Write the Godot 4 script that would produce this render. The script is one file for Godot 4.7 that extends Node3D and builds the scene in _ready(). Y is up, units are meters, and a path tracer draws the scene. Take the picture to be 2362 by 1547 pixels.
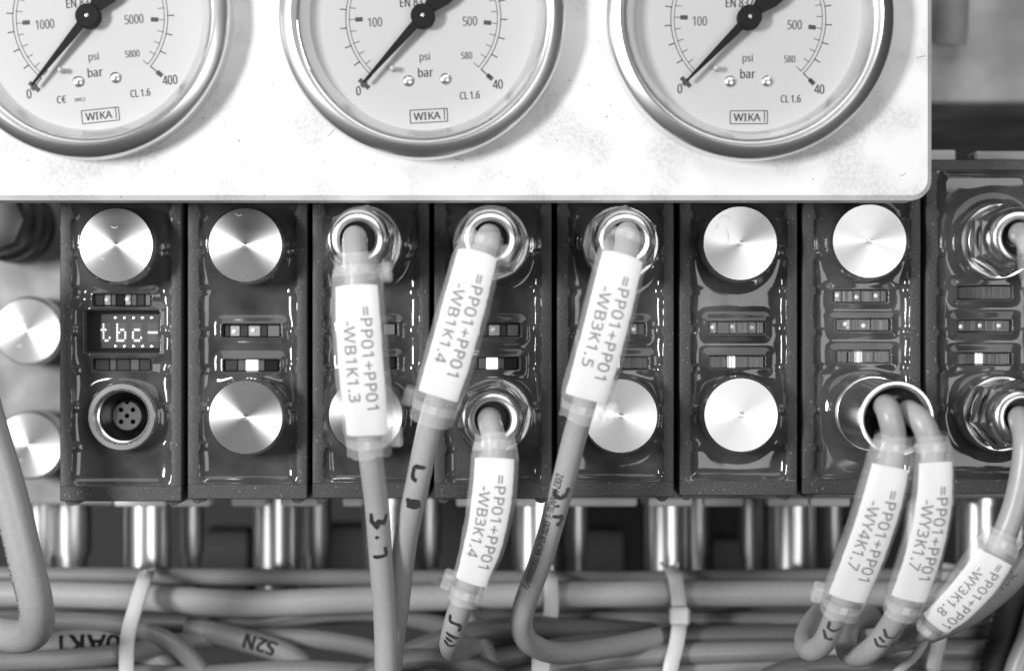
extends Node3D
# Close-up of a machine: three pressure gauges on a plate over a row of potted bus modules with plugs, caps and marked cables.
# Lengths in the builders are millimetres; P() gives metres. The module fronts lie in the plane z = 0.

const DIST := 0.42                    # camera to module plane
const PX := 0.247 / 2362.0            # metres per photo pixel in that plane
const MM := 0.001
var font_plain: SystemFont
var rng := RandomNumberGenerator.new()
var noise := FastNoiseLite.new()
var mats := {}
var text_cache := {}

func P(x: float, y: float, z: float) -> Vector3:
	var k := (DIST - z * MM) / DIST
	return Vector3((x - 1181.0) * PX * k, (773.5 - y) * PX * k, z * MM)

func W(px: float, z: float) -> float:   # photo pixels at depth z, in mm
	return px * PX * (DIST - z * MM) / DIST / MM

# ------------------------------------------------------------------ mesh builder
class MB:
	var v := PackedVector3Array()
	var n := PackedVector3Array()
	var t := PackedVector2Array()
	var ix := PackedInt32Array()
	func grid(rows: Array, norms: Array, uvs: Array) -> void:
		var base := v.size()
		var nj: int = rows[0].size()
		for i in rows.size():
			v.append_array(rows[i]); n.append_array(norms[i]); t.append_array(uvs[i])
		for i in rows.size() - 1:
			for j in nj - 1:
				var a := base + i * nj + j
				face4(a, a + nj, a + nj + 1, a + 1)
	func face4(a: int, b: int, c: int, d: int) -> void:
		face3(a, b, c); face3(a, c, d)
	func face3(a: int, b: int, c: int) -> void:
		var f := (v[b] - v[a]).cross(v[c] - v[a])
		if f.dot(n[a] + n[b] + n[c]) > 0.0:
			ix.append_array(PackedInt32Array([a, c, b]))
		else:
			ix.append_array(PackedInt32Array([a, b, c]))
	func poly(pts: Array, nn: Vector3) -> void:   # convex, flat
		var base := v.size()
		for p in pts:
			v.append(p); n.append(nn); t.append(Vector2(p.x, p.y) * 10.0)
		for k in range(1, pts.size() - 1):
			face3(base, base + k, base + k + 1)
	func quad(a: Vector3, b: Vector3, c: Vector3, d: Vector3, out_dir: Vector3) -> void:
		var nn := (b - a).cross(c - a)
		if nn.length_squared() < 1e-22:
			nn = (c - a).cross(d - a)
		nn = nn.normalized()
		if nn.dot(out_dir) < 0.0: nn = -nn
		poly([a, b, c, d], nn)
	func tri(a: Vector3, b: Vector3, c: Vector3, out_dir: Vector3) -> void:
		var nn := (b - a).cross(c - a).normalized()
		if nn.dot(out_dir) < 0.0: nn = -nn
		poly([a, b, c], nn)
	func box(c: Vector3, size: Vector3, ch: float, bas := Basis.IDENTITY) -> void:   # chamfered box
		var h := size / 2.0
		for ax in 3:
			for s: float in [-1.0, 1.0]:
				var u := (ax + 1) % 3
				var w := (ax + 2) % 3
				var q := []
				for k in [[-1, -1], [1, -1], [1, 1], [-1, 1]]:
					var p := Vector3.ZERO
					p[ax] = s * h[ax]; p[u] = k[0] * (h[u] - ch); p[w] = k[1] * (h[w] - ch)
					q.append(c + bas * p)
				var nn := Vector3.ZERO
				nn[ax] = s
				poly(q, bas * nn)
		if ch <= 0.0: return
		for ax in 3:
			var u := (ax + 1) % 3
			var w := (ax + 2) % 3
			for su: float in [-1.0, 1.0]:
				for sw: float in [-1.0, 1.0]:
					var q := []
					for k in [[-1, 0], [1, 0], [1, 1], [-1, 1]]:
						var p := Vector3.ZERO
						p[ax] = k[0] * (h[ax] - ch)
						p[u] = su * (h[u] - (ch if k[1] == 1 else 0.0))
						p[w] = sw * (h[w] - (0.0 if k[1] == 1 else ch))
						q.append(c + bas * p)
					var nn := Vector3.ZERO
					nn[u] = su; nn[w] = sw
					poly(q, (bas * nn).normalized())
		for sx: float in [-1.0, 1.0]:
			for sy: float in [-1.0, 1.0]:
				for sz: float in [-1.0, 1.0]:
					var s := Vector3(sx, sy, sz)
					tri(c + bas * (s * (h - Vector3(0, ch, ch))), c + bas * (s * (h - Vector3(ch, 0, ch))), c + bas * (s * (h - Vector3(ch, ch, 0))), bas * s)
	func mesh() -> ArrayMesh:
		var a := []
		a.resize(Mesh.ARRAY_MAX)
		a[Mesh.ARRAY_VERTEX] = v; a[Mesh.ARRAY_NORMAL] = n; a[Mesh.ARRAY_TEX_UV] = t; a[Mesh.ARRAY_INDEX] = ix
		var m := ArrayMesh.new()
		m.add_surface_from_arrays(Mesh.PRIMITIVE_TRIANGLES, a)
		return m

# profile: [[r, z], ...] in mm, from the foot of the outside over the front towards the middle; o in metres, axis +z
func lathe(b: MB, prof: Array, o: Vector3, segs := 64, teeth := 0.0, turn := 0.0) -> void:
	var pts := []
	for p in prof: pts.append(Vector2(p[0], p[1]))
	var run := [pts[0]]
	var dirs := []
	for k in range(1, pts.size()):
		dirs.append((pts[k] - pts[k - 1]).normalized())
	var runs := []
	for k in range(1, pts.size()):
		run.append(pts[k])
		if k == pts.size() - 1 or dirs[k - 1].dot(dirs[k]) < 0.8:
			runs.append(run)
			run = [pts[k]]
	for r in runs:
		var rows := []
		var ns := []
		var us := []
		for k in r.size():
			var d := Vector2.ZERO
			if k > 0: d += (r[k] - r[k - 1]).normalized()
			if k < r.size() - 1: d += (r[k + 1] - r[k]).normalized()
			d = d.normalized()
			var row := PackedVector3Array()
			var nr := PackedVector3Array()
			var ur := PackedVector2Array()
			for j in segs + 1:
				var a := TAU * (j % segs) / segs + turn
				var rr: float = r[k].x - (teeth if j % 2 else 0.0)
				row.append(o + Vector3(cos(a) * rr, sin(a) * rr, r[k].y) * MM)
				nr.append(Vector3(cos(a) * d.y, sin(a) * d.y, -d.x))
				ur.append(Vector2(r[k].x / 20.0, float(j) / segs * 6.0))
			rows.append(row); ns.append(nr); us.append(ur)
		b.grid(rows, ns, us)

# flat-walled prism with a bevelled front edge; poly in metres in x, y
func prism(b: MB, poly: PackedVector2Array, z0: float, z1: float, bev: float, o := Vector3.ZERO) -> void:
	if Geometry2D.is_polygon_clockwise(poly):
		poly.reverse()
	var top := poly
	if bev > 0.0:
		var off := Geometry2D.offset_polygon(poly, -bev, Geometry2D.JOIN_MITER)
		if off.size() == 1 and off[0].size() == poly.size():
			top = off[0]
			if Geometry2D.is_polygon_clockwise(top): top.reverse()
			var best := 0
			for k in top.size():
				if top[k].distance_to(poly[0]) < top[best].distance_to(poly[0]): best = k
			top = top.slice(best) + top.slice(0, best)
	var ids := Geometry2D.triangulate_polygon(top)
	for k in range(0, ids.size(), 3):
		var q := []
		for e in 3: q.append(o + Vector3(top[ids[k + e]].x, top[ids[k + e]].y, z1))
		b.poly(q, Vector3(0, 0, 1))
	for k in poly.size():
		var p := poly[k]
		var q := poly[(k + 1) % poly.size()]
		var pt := top[k]
		var qt := top[(k + 1) % poly.size()]
		var out_dir := Vector3(q.y - p.y, p.x - q.x, 0).normalized()
		b.quad(o + Vector3(p.x, p.y, z0), o + Vector3(q.x, q.y, z0), o + Vector3(q.x, q.y, z1 - bev), o + Vector3(p.x, p.y, z1 - bev), out_dir)
		if bev > 0.0:
			b.quad(o + Vector3(p.x, p.y, z1 - bev), o + Vector3(q.x, q.y, z1 - bev), o + Vector3(qt.x, qt.y, z1), o + Vector3(pt.x, pt.y, z1), out_dir + Vector3(0, 0, 1))

func round_rect(x0: float, y0: float, x1: float, y1: float, r: float, n := 6) -> PackedVector2Array:
	var out := PackedVector2Array()
	for c in [[x1 - r, y1 - r, 0.0], [x0 + r, y1 - r, 90.0], [x0 + r, y0 + r, 180.0], [x1 - r, y0 + r, 270.0]]:
		for k in n + 1:
			var a := deg_to_rad(c[2] + 90.0 * k / n)
			out.append(Vector2(c[0] + cos(a) * r, c[1] + sin(a) * r))
	return out

func spline(pts: Array, per := 8) -> PackedVector3Array:
	var out := PackedVector3Array()
	for k in pts.size() - 1:
		var a: Vector3 = pts[maxi(k - 1, 0)]
		var d: Vector3 = pts[mini(k + 2, pts.size() - 1)]
		var b: Vector3 = pts[k]
		var c: Vector3 = pts[k + 1]
		# centripetal-like tangents keep sharp bends tidy
		var l := b.distance_to(c)
		var m0 := (c - a).normalized() * l
		var m1 := (d - b).normalized() * l
		for e in per:
			var s := float(e) / per
			var s2 := s * s
			var s3 := s2 * s
			out.append((2 * s3 - 3 * s2 + 1) * b + (s3 - 2 * s2 + s) * m0 + (-2 * s3 + 3 * s2) * c + (s3 - s2) * m1)
	out.append(pts[-1])
	return out

func frames(path: PackedVector3Array) -> Array:   # [side, up] per point, carried along without twist; up starts towards the viewer
	var out := []
	var up := Vector3(0, 0, 1)
	for k in path.size():
		var tn := (path[mini(k + 1, path.size() - 1)] - path[maxi(k - 1, 0)]).normalized()
		if k == 0 and absf(up.dot(tn)) > 0.9: up = Vector3(0, 1, 0)
		up = (up - tn * up.dot(tn)).normalized()
		out.append([up.cross(tn).normalized(), up, tn])
	return out

func tube(b: MB, path: PackedVector3Array, r: float, sides := 18, rough := 0.0) -> void:   # r in mm
	var fr := frames(path)
	var rows := []
	var ns := []
	var us := []
	var run := 0.0
	for k in path.size():
		if k > 0: run += path[k].distance_to(path[k - 1])
		var row := PackedVector3Array()
		var nr := PackedVector3Array()
		var ur := PackedVector2Array()
		var rr := r * (1.0 + 0.06 * sin(run * 3600.0)) if rough < 0.0 else r * (1.0 + rough * noise.get_noise_1d(run * 9000.0 + path[0].x * 5e4))
		for j in sides + 1:
			var a := TAU * (j % sides) / sides
			var d: Vector3 = fr[k][0] * cos(a) + fr[k][1] * sin(a)
			row.append(path[k] + d * rr * MM); nr.append(d); ur.append(Vector2(run * 40.0, float(j) / sides))
		rows.append(row); ns.append(nr); us.append(ur)
	b.grid(rows, ns, us)
	for e in [0, path.size() - 1]:
		var q := []
		for j in sides: q.append(rows[e][j])
		b.poly(q, fr[e][2] * (1.0 if e else -1.0))

# triangles of a line of lettering, in units of its capital height, centred in x and y
func letters(s: String, squeeze := 1.0) -> PackedVector2Array:
	var key := s + str(squeeze)
	if text_cache.has(key): return text_cache[key]
	var tm := TextMesh.new()
	tm.font = font_plain; tm.font_size = 48; tm.pixel_size = 0.01; tm.depth = 0.0; tm.curve_step = 2.0
	tm.text = "H"
	var hb := tm.get_aabb()
	tm.text = s
	var a := tm.get_mesh_arrays()
	var vs: PackedVector3Array = a[Mesh.ARRAY_VERTEX]
	var ids: PackedInt32Array = a[Mesh.ARRAY_INDEX] if a[Mesh.ARRAY_INDEX] != null else PackedInt32Array(range(vs.size()))
	var lo := 1e9
	var hi := -1e9
	for p in vs:
		lo = minf(lo, p.x); hi = maxf(hi, p.x)
	var out := PackedVector2Array()
	for k in ids:
		out.append(Vector2((vs[k].x - (lo + hi) / 2.0) * squeeze, vs[k].y - hb.position.y - hb.size.y / 2.0) / hb.size.y)
	text_cache[key] = out
	return out

# ------------------------------------------------------------------ objects
func thing(called: String, label: String, category: String, at: Vector3, group := "") -> Node3D:
	var o := Node3D.new()
	o.name = numbered(called)
	o.position = at
	add_child(o)
	tag(o, label, category, group)
	return o

func tag(o: Node, label: String, category: String, group := "") -> void:
	o.set_meta("label", label); o.set_meta("category", category)
	if group: o.set_meta("group", group)

func numbered(called: String) -> String:
	if not has_node(called): return called
	var k := 1
	while has_node("%s_%03d" % [called, k]): k += 1
	return "%s_%03d" % [called, k]

func part(parent: Node3D, called: String, b: MB, m: Material) -> MeshInstance3D:   # b in world metres
	var o := Vector3.ZERO
	var up: Node = parent
	while up != self:
		o += (up as Node3D).position
		up = up.get_parent()
	for k in b.v.size(): b.v[k] -= o
	var mi := MeshInstance3D.new()
	mi.mesh = b.mesh()
	mi.material_override = m
	var nm := called
	var k := 1
	while parent.has_node(nm):
		nm = "%s_%03d" % [called, k]
		k += 1
	mi.name = nm
	parent.add_child(mi)
	return mi

func single(called: String, b: MB, m: Material, label: String, category: String, group := "", base := Vector3.INF) -> MeshInstance3D:
	var lo := Vector3.INF
	for p in b.v: lo = lo.min(p)
	var o := lo if base == Vector3.INF else base
	for k in b.v.size(): b.v[k] -= o
	var mi := MeshInstance3D.new()
	mi.mesh = b.mesh(); mi.material_override = m; mi.name = numbered(called); mi.position = o
	add_child(mi)
	tag(mi, label, category, group)
	return mi

func copy(o: Node3D, at: Vector3, label: String, turn := 0.0) -> Node3D:
	var c: Node3D = o.duplicate()
	c.name = numbered(o.name)
	add_child(c)
	c.position = at
	c.rotation.z = turn
	c.set_meta("label", label)
	return c

# ------------------------------------------------------------------ materials (all neutral: the photograph is black and white)
func grey(v: float) -> Color:
	return Color(v, v, v).linear_to_srgb()

func mat(called: String, v: float, rough: float, metal := 0.0) -> StandardMaterial3D:
	var m := StandardMaterial3D.new()
	m.resource_name = called
	m.albedo_color = grey(v); m.roughness = rough; m.metallic = metal
	mats[called] = m
	return m

func noise_tex(size: int, freq: float, lo: float, hi: float, seed_: int, octaves := 4, squash := 1.0) -> ImageTexture:
	var f := FastNoiseLite.new()
	f.seed = seed_; f.frequency = freq; f.fractal_octaves = octaves
	var im := Image.create(size, size, false, Image.FORMAT_L8)
	for y in size:
		for x in size:
			# wrapped on both axes by looking the noise up on a torus of four blended taps
			var fx := float(x) / size
			var fy := float(y) / size
			var a := f.get_noise_2d(x, y * squash)
			var b := f.get_noise_2d(x - size, y * squash)
			var c := f.get_noise_2d(x, (y - size) * squash)
			var d := f.get_noise_2d(x - size, (y - size) * squash)
			var n := lerpf(lerpf(a, b, fx), lerpf(c, d, fx), fy)
			var s := clampf(n * 1.1 + 0.5, 0.0, 1.0)
			var g := lerpf(lo, hi, s)
			im.set_pixel(x, y, Color(g, g, g))
	return ImageTexture.create_from_image(im)

func tri_map(m: StandardMaterial3D, per_metre: float) -> void:
	m.uv1_triplanar = true; m.uv1_world_triplanar = true
	m.uv1_scale = Vector3.ONE * per_metre

func make_materials() -> void:
	var fine := noise_tex(256, 0.06, 0.6, 1.0, 3)
	var faint := noise_tex(256, 0.05, 0.955, 1.0, 4)
	var blotch := noise_tex(256, 0.012, 0.62, 1.0, 7, 5)
	var relief := noise_tex(256, 0.12, 0.0, 1.0, 11, 4)
	var smear := noise_tex(256, 0.02, 0.25, 1.0, 19, 5)
	var m := mat("plate_metal", 0.8, 0.62)
	m.albedo_texture = plate_tex(); m.uv1_scale = Vector3(1, 1, 1)
	m = mat("bezel_steel", 0.8, 0.33, 1.0)
	m = mat("ring_steel", 0.85, 0.3, 1.0)
	m = mat("chrome", 0.8, 0.13, 1.0)
	m.roughness = 0.25
	m = mat("turned_face", 0.6, 0.37, 1.0)
	m.anisotropy_enabled = true; m.anisotropy = 0.8
	m = mat("knurl_metal", 0.7, 0.3, 1.0)
	m = mat("dull_steel_shaded_nickel", 0.5, 0.38, 1.0)
	m = mat("dark_metal", 0.12, 0.4, 1.0)
	m = mat("dial_white", 0.5, 0.5)
	m = mat("dial_print", 0.05, 0.6)
	m = mat("dial_print_pale", 0.13, 0.6)
	m = mat("pointer_black", 0.01, 0.6)
	m.metallic_specular = 0.25
	m = mat("crystal", 1.0, 0.02)
	m.albedo_color = Color(1, 1, 1, 0.004); m.transparency = BaseMaterial3D.TRANSPARENCY_ALPHA
	m = mat("housing", 0.075, 0.5)
	m.albedo_texture = fine; tri_map(m, 90.0)
	m.heightmap_enabled = true; m.heightmap_texture = relief; m.heightmap_scale = 0.006
	mat("fleck", 0.3, 0.6)
	m = mat("resin", 0.095, 0.07)
	m.albedo_texture = blotch; m.roughness_texture = smear; m.roughness = 0.12; tri_map(m, 22.0)
	m = mat("window_dark", 0.02, 0.15)
	m = mat("board", 0.07, 0.3)
	for k in [["k", 0.015], ["d", 0.05], ["m", 0.17], ["g", 0.11], ["b", 0.36]]:
		mat("led_" + k[0], k[1], 0.2)
	mat("lens_pale", 0.8, 0.15)
	m = mat("led_L", 0.9, 0.3)
	m.emission_enabled = true; m.emission = Color(1, 1, 1); m.emission_energy_multiplier = 1.1
	m = mat("display_lit", 0.8, 0.3)
	m.emission_enabled = true; m.emission = Color(1, 1, 1); m.emission_energy_multiplier = 0.55
	m = mat("display_dim", 0.16, 0.3)
	m = mat("rubber_black", 0.012, 0.14)
	m = mat("hose_black", 0.012, 0.6)
	m = mat("bushing", 0.02, 0.5)
	m = mat("cable_grey", 0.38, 0.36)
	m.albedo_texture = faint; m.uv1_scale = Vector3(1, 1, 1)
	m = mat("cable_light", 0.37, 0.36)
	m.albedo_texture = faint
	m = mat("cable_mid", 0.22, 0.34)
	m.albedo_texture = faint
	m = mat("cable_dark", 0.11, 0.4)
	m.albedo_texture = faint
	m = mat("ink", 0.012, 0.4)
	m = mat("ink_pale", 0.02, 0.5)
	m = mat("paper", 0.76, 0.7)
	m = mat("paper_ink", 0.018, 0.6)
	m = mat("sleeve", 0.85, 0.26)
	m.albedo_color = Color(0.95, 0.95, 0.95, 0.21); m.transparency = BaseMaterial3D.TRANSPARENCY_ALPHA
	m = mat("nylon", 0.85, 0.255)
	m.albedo_color = Color(0.95, 0.95, 0.95, 0.22); m.transparency = BaseMaterial3D.TRANSPARENCY_ALPHA
	m = mat("nylon_white", 0.6, 0.45)
	m = mat("rear_plate", 0.42, 0.55)
	m.albedo_texture = blotch; tri_map(m, 14.0)
	m = mat("rear_panel", 0.75, 0.55)
	m.albedo_texture = blotch; tri_map(m, 9.0)
	m = mat("rear_shade", 0.06, 0.9)
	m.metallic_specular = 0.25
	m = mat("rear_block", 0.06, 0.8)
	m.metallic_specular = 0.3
	m = mat("bracket", 0.62, 0.4)
	m = mat("nickel", 0.7, 0.3, 1.0)

func plate_tex() -> ImageTexture:   # off-white metal with dirt specks, scuffs and a few rubbed marks
	var sx := 2048
	var sy := 512
	var f := FastNoiseLite.new()
	f.seed = 5; f.frequency = 0.006; f.fractal_octaves = 5
	var g := FastNoiseLite.new()
	g.seed = 9; g.frequency = 0.09; g.fractal_octaves = 4
	var im := Image.create(sx, sy, false, Image.FORMAT_L8)
	for y in sy:
		for x in sx:
			var a := f.get_noise_2d(x, y) * 0.5 + 0.5
			var c := g.get_noise_2d(x, y)
			var t := 0.97 - 0.12 * smoothstep(0.36, 0.75, a) * (0.35 + 0.65 * smoothstep(-0.5, 0.6, c))
			im.set_pixel(x, y, Color(t, t, t))
	var r := RandomNumberGenerator.new()
	r.seed = 21
	for k in 150:   # specks
		var x := r.randi_range(4, sx - 8)
		var y := r.randi_range(4, sy - 8)
		var d := r.randf_range(0.35, 0.78)
		var w := r.randi_range(1, 3)
		im.fill_rect(Rect2i(x, y, w, r.randi_range(1, 3)), Color(d, d, d))
	for k in 16:    # short scuffs
		var p := Vector2(r.randf_range(20, sx - 20), r.randf_range(20, sy - 20))
		var dir := Vector2.from_angle(r.randf_range(-0.8, 0.5))
		var d := r.randf_range(0.5, 0.85)
		for e in r.randi_range(5, 26):
			p += dir.rotated(r.randf_range(-0.7, 0.7))
			if p.x > 2 and p.y > 2 and p.x < sx - 3 and p.y < sy - 3:
				im.fill_rect(Rect2i(int(p.x), int(p.y), 1 + e % 2, 1), Color(d, d, d))
	return ImageTexture.create_from_image(im)

# ------------------------------------------------------------------ builders
func make_plate() -> void:
	var z1 := 22.0
	var a := P(-160, 461, z1)
	var c := P(2152, -140, z1)
	var t := thing("gauge_plate", "thick white scuffed metal plate holding the three round gauges", "plate", Vector3(a.x, a.y, (z1 - 9) * MM))
	var b := MB.new()
	prism(b, round_rect(a.x, a.y, c.x, c.y, 4.8 * MM, 10), (z1 - 9) * MM, z1 * MM, 1.1 * MM)
	for k in b.t.size():   # one sheet of wear over the whole plate
		b.t[k] = Vector2((b.v[k].x - a.x) / (c.x - a.x), 1.0 - (b.v[k].y - a.y) / (c.y - a.y))
	part(t, "face", b, mats.plate_metal)

func stroke(b: MB, o: Vector3, a: Vector2, c: Vector2, w: float, z: float) -> void:   # printed bar, mm
	var d := (c - a).normalized()
	var s := Vector2(-d.y, d.x) * w / 2.0
	var q := []
	for p in [a + s, a - s, c - s, c + s]:
		q.append(o + Vector3(p.x, p.y, z) * MM)
	b.poly(q, Vector3(0, 0, 1))

func print_text(b: MB, o: Vector3, s: String, at: Vector2, h: float, z: float, squeeze: float, tilt: float) -> void:
	var l := letters(s, squeeze)
	for k in range(0, l.size(), 3):
		for c in 3:
			var q := []
			for e in 3:
				var p := (l[k + e] * h + Vector2((c - 1) * 0.045, 0.02 * (c - 1))).rotated(tilt) + at.rotated(tilt)
				q.append(o + Vector3(p.x, p.y, z + 0.004 * c) * MM)
			b.poly(q, Vector3(0, 0, 1))

func make_gauge(cx: float, cy: float, tilt_deg: float, big: bool, label: String, with_ce: bool) -> void:
	var zb := 22.0
	var c := P(cx, cy, 29.6)
	c.z = zb * MM
	var t := thing("pressure_gauge", label, "gauge", c, "round pressure gauges on the white plate")
	var b := MB.new()
	lathe(b, [[32.5, 0], [32.5, 4.6], [32.4, 5.5], [32.1, 6.1], [31.6, 6.5], [29.9, 7.5], [29.55, 7.6], [29.2, 7.4], [28.95, 6.8], [28.75, 5.9]], c, 128)
	part(t, "bezel", b, mats.bezel_steel)
	b = MB.new()
	lathe(b, [[28.75, 5.7], [28.2, 5.5], [27.4, 4.6], [26.6, 3.1], [25.9, 2.3], [25.5, 1.4]], c, 128)
	part(t, "inner_ring", b, mats.ring_steel)
	var zd := 1.5
	b = MB.new()
	lathe(b, [[25.6, zd], [0.01, zd]], c, 96)
	var dial := part(t, "dial", b, mats.dial_white)
	var tilt := deg_to_rad(tilt_deg)
	var u := W(1.0, zb + zd)      # mm per photo pixel on the dial
	var zp := zd + 0.06
	var ink := MB.new()
	var pale := MB.new()
	for r: float in [171.0, 179.0]:
		var last := Vector2.ZERO
		for k in 91:
			var a := deg_to_rad(225.0 - 3.0 * k) + tilt
			var p := Vector2(cos(a), sin(a)) * r * u
			if k: stroke(ink if r > 175 else pale, c, last, p, 0.16, zp)
			last = p
	for k in 21:      # bar scale
		var a := deg_to_rad(225.0 - 13.5 * k) + tilt
		var d := Vector2(cos(a), sin(a)) * u
		var major := k % 5 == 0
		stroke(ink, c, d * 178, d * (206 if major else 194), 0.26, zp)
		if major:
			stroke(ink, c, d * 198, d * 214, 1.0, zp)
	var sq := deg_to_rad(225.0) + tilt
	stroke(ink, c, Vector2(cos(sq), sin(sq)) * u * 205 + Vector2(-sin(sq), cos(sq)) * u * 15, Vector2(cos(sq), sin(sq)) * u * 205 - Vector2(-sin(sq), cos(sq)) * u * 15, 1.0, zp + 0.01)
	for k in 30:      # psi scale
		var a := deg_to_rad(225.0 - 270.0 / 29.0 * k) + tilt
		var d := Vector2(cos(a), sin(a)) * u
		stroke(pale, c, d * 172, d * 157, 0.2, zp)
		if k % 5 == 0 and k > 0:
			stroke(ink, c, d * 157, d * 140, 1.0, zp)
	var tx := [["psi", -2, -90, 17, 0.85, 0], ["bar", -2, -127, 20, 0.85, 1], ["0", -159, -160, 21, 0.75, 1], ["CL 1.6", 97, -185, 17, 0.72, 1], ["EN 837", -20, 37, 20, 0.75, 1]]
	if big:
		tx += [["1000", -106, -4, 21, 0.7, 0], ["5000", 100, -14, 21, 0.7, 0], ["5800", 88, -93, 16, 0.7, 0], ["400", 168, -162, 21, 0.72, 1], ["2000", -80, 95, 21, 0.7, 0], ["4000", 80, 105, 21, 0.7, 0]]
	else:
		tx += [["100", -112, -4, 21, 0.72, 0], ["500", 107, -14, 21, 0.72, 0], ["580", 95, -93, 16, 0.72, 0], ["40", 163, -163, 21, 0.75, 1], ["200", -80, 95, 21, 0.72, 0], ["400", 80, 105, 21, 0.72, 0]]
	if with_ce:
		tx += [["C\u20ac", -86, -181, 17, 0.8, 1], ["TYPE 2", -44, -186, 8, 0.75, 0]]
	for s in tx:
		print_text(ink if s[5] else pale, c, s[0], Vector2(s[1], s[2]) * u, s[3] * u, zp, s[4], tilt)
	# maker's mark: lettering in a double-ruled box
	print_text(ink, c, "WIKA", Vector2(-4, -227) * u, 17 * u, zp, 1.08, tilt)
	for s in [[-43, -212, 43, -212], [-43, -242, 43, -242], [-43, -212, -43, -242], [43, -212, 43, -242], [36, -212, 36, -238]]:
		stroke(ink, c, Vector2(s[0], s[1]).rotated(tilt) * u, Vector2(s[2], s[3]).rotated(tilt) * u, 0.2, zp + 0.005)
	part(dial, "dark_print", ink, mats.dial_print)
	part(dial, "grey_print", pale, mats.dial_print_pale)
	for s: float in [-43.0, 43.0]:
		var p := Vector2(s, -144).rotated(tilt) * u
		b = MB.new()
		lathe(b, [[1.35, 0], [1.3, 0.3], [1.0, 0.55], [0.55, 0.7], [0.01, 0.74]], c + Vector3(p.x, p.y, zd) * MM, 24)
		part(t, "rivet", b, mats.knurl_metal)
	# the stop pin beside the needle
	var pin := Vector2(cos(sq + 0.2), sin(sq + 0.2)) * 139 * u
	b = MB.new()
	lathe(b, [[0.6, 0], [0.6, 2.2], [0.4, 2.5], [0.01, 2.6]], c + Vector3(pin.x, pin.y, zd) * MM, 16)
	part(t, "stop_pin", b, mats.dial_white)
	# pointer: tapered needle, hub and broad tail
	b = MB.new()
	var na := sq
	var d := Vector2(cos(na), sin(na))
	var s := Vector2(-d.y, d.x)
	var shape := PackedVector2Array()
	for q in [[205, 2.5], [60, 9], [20, 10], [-20, 12], [-60, 26], [-110, 30]]:
		shape.append((d * q[0] + s * q[1]) * u * MM)
	for q in [[-110, -30], [-60, -26], [-20, -12], [20, -10], [60, -9], [205, -2.5]]:
		shape.append((d * q[0] + s * q[1]) * u * MM)
	prism(b, shape, (zd + 2.0) * MM, (zd + 2.45) * MM, 0.0, c)
	var ptr := part(t, "pointer", b, mats.pointer_black)
	b = MB.new()
	lathe(b, [[2.75, zd + 0.3], [2.75, zd + 2.9], [2.5, zd + 3.1], [0.55, zd + 3.1], [0.5, zd + 2.9], [0.01, zd + 2.9]], c, 32)
	part(ptr, "hub", b, mats.pointer_black)
	b = MB.new()
	lathe(b, [[0.45, zd + 2.9], [0.42, zd + 3.25], [0.01, zd + 3.35]], c, 16)
	part(ptr, "hub_pin", b, mats.dull_steel_shaded_nickel)
	b = MB.new()
	lathe(b, [[28.7, 5.9], [28.5, 6.3], [27.8, 6.55], [26.8, 6.62], [26.4, 6.625], [13.0, 6.63], [0.01, 6.635]], c, 96)
	part(t, "crystal", b, mats.crystal)

func make_cap() -> Node3D:
	var t := thing("screw_cap", "", "cap", Vector3.ZERO, "round knurled metal screw caps")
	var b := MB.new()
	lathe(b, [[9.05, 0], [9.05, 1.2], [9.3, 1.5], [9.3, 8.9], [8.85, 9.62]], Vector3.ZERO, 128, 0.34)
	part(t, "knurled_side", b, mats.knurl_metal)
	b = MB.new()
	var prof := [[8.75, 9.5], [8.65, 9.7]]
	var rr := 8.5
	while rr > 0.9:
		prof.append([rr, 9.7 + rng.randf_range(-0.005, 0.005)])
		rr -= 0.27
	prof += [[0.75, 9.7], [0.7, 9.6], [0.5, 9.55], [0.01, 9.5]]
	lathe(b, prof, Vector3.ZERO, 96)
	part(t, "turned_face", b, mats.turned_face)
	return t

const CAP_FRONT := 8.2     # mm before the module plane
func cap_at(px: float, py: float, zf := CAP_FRONT) -> Vector3:
	var p := P(px, py, zf)
	p.z = (zf - 9.72) * MM
	return p

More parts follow.
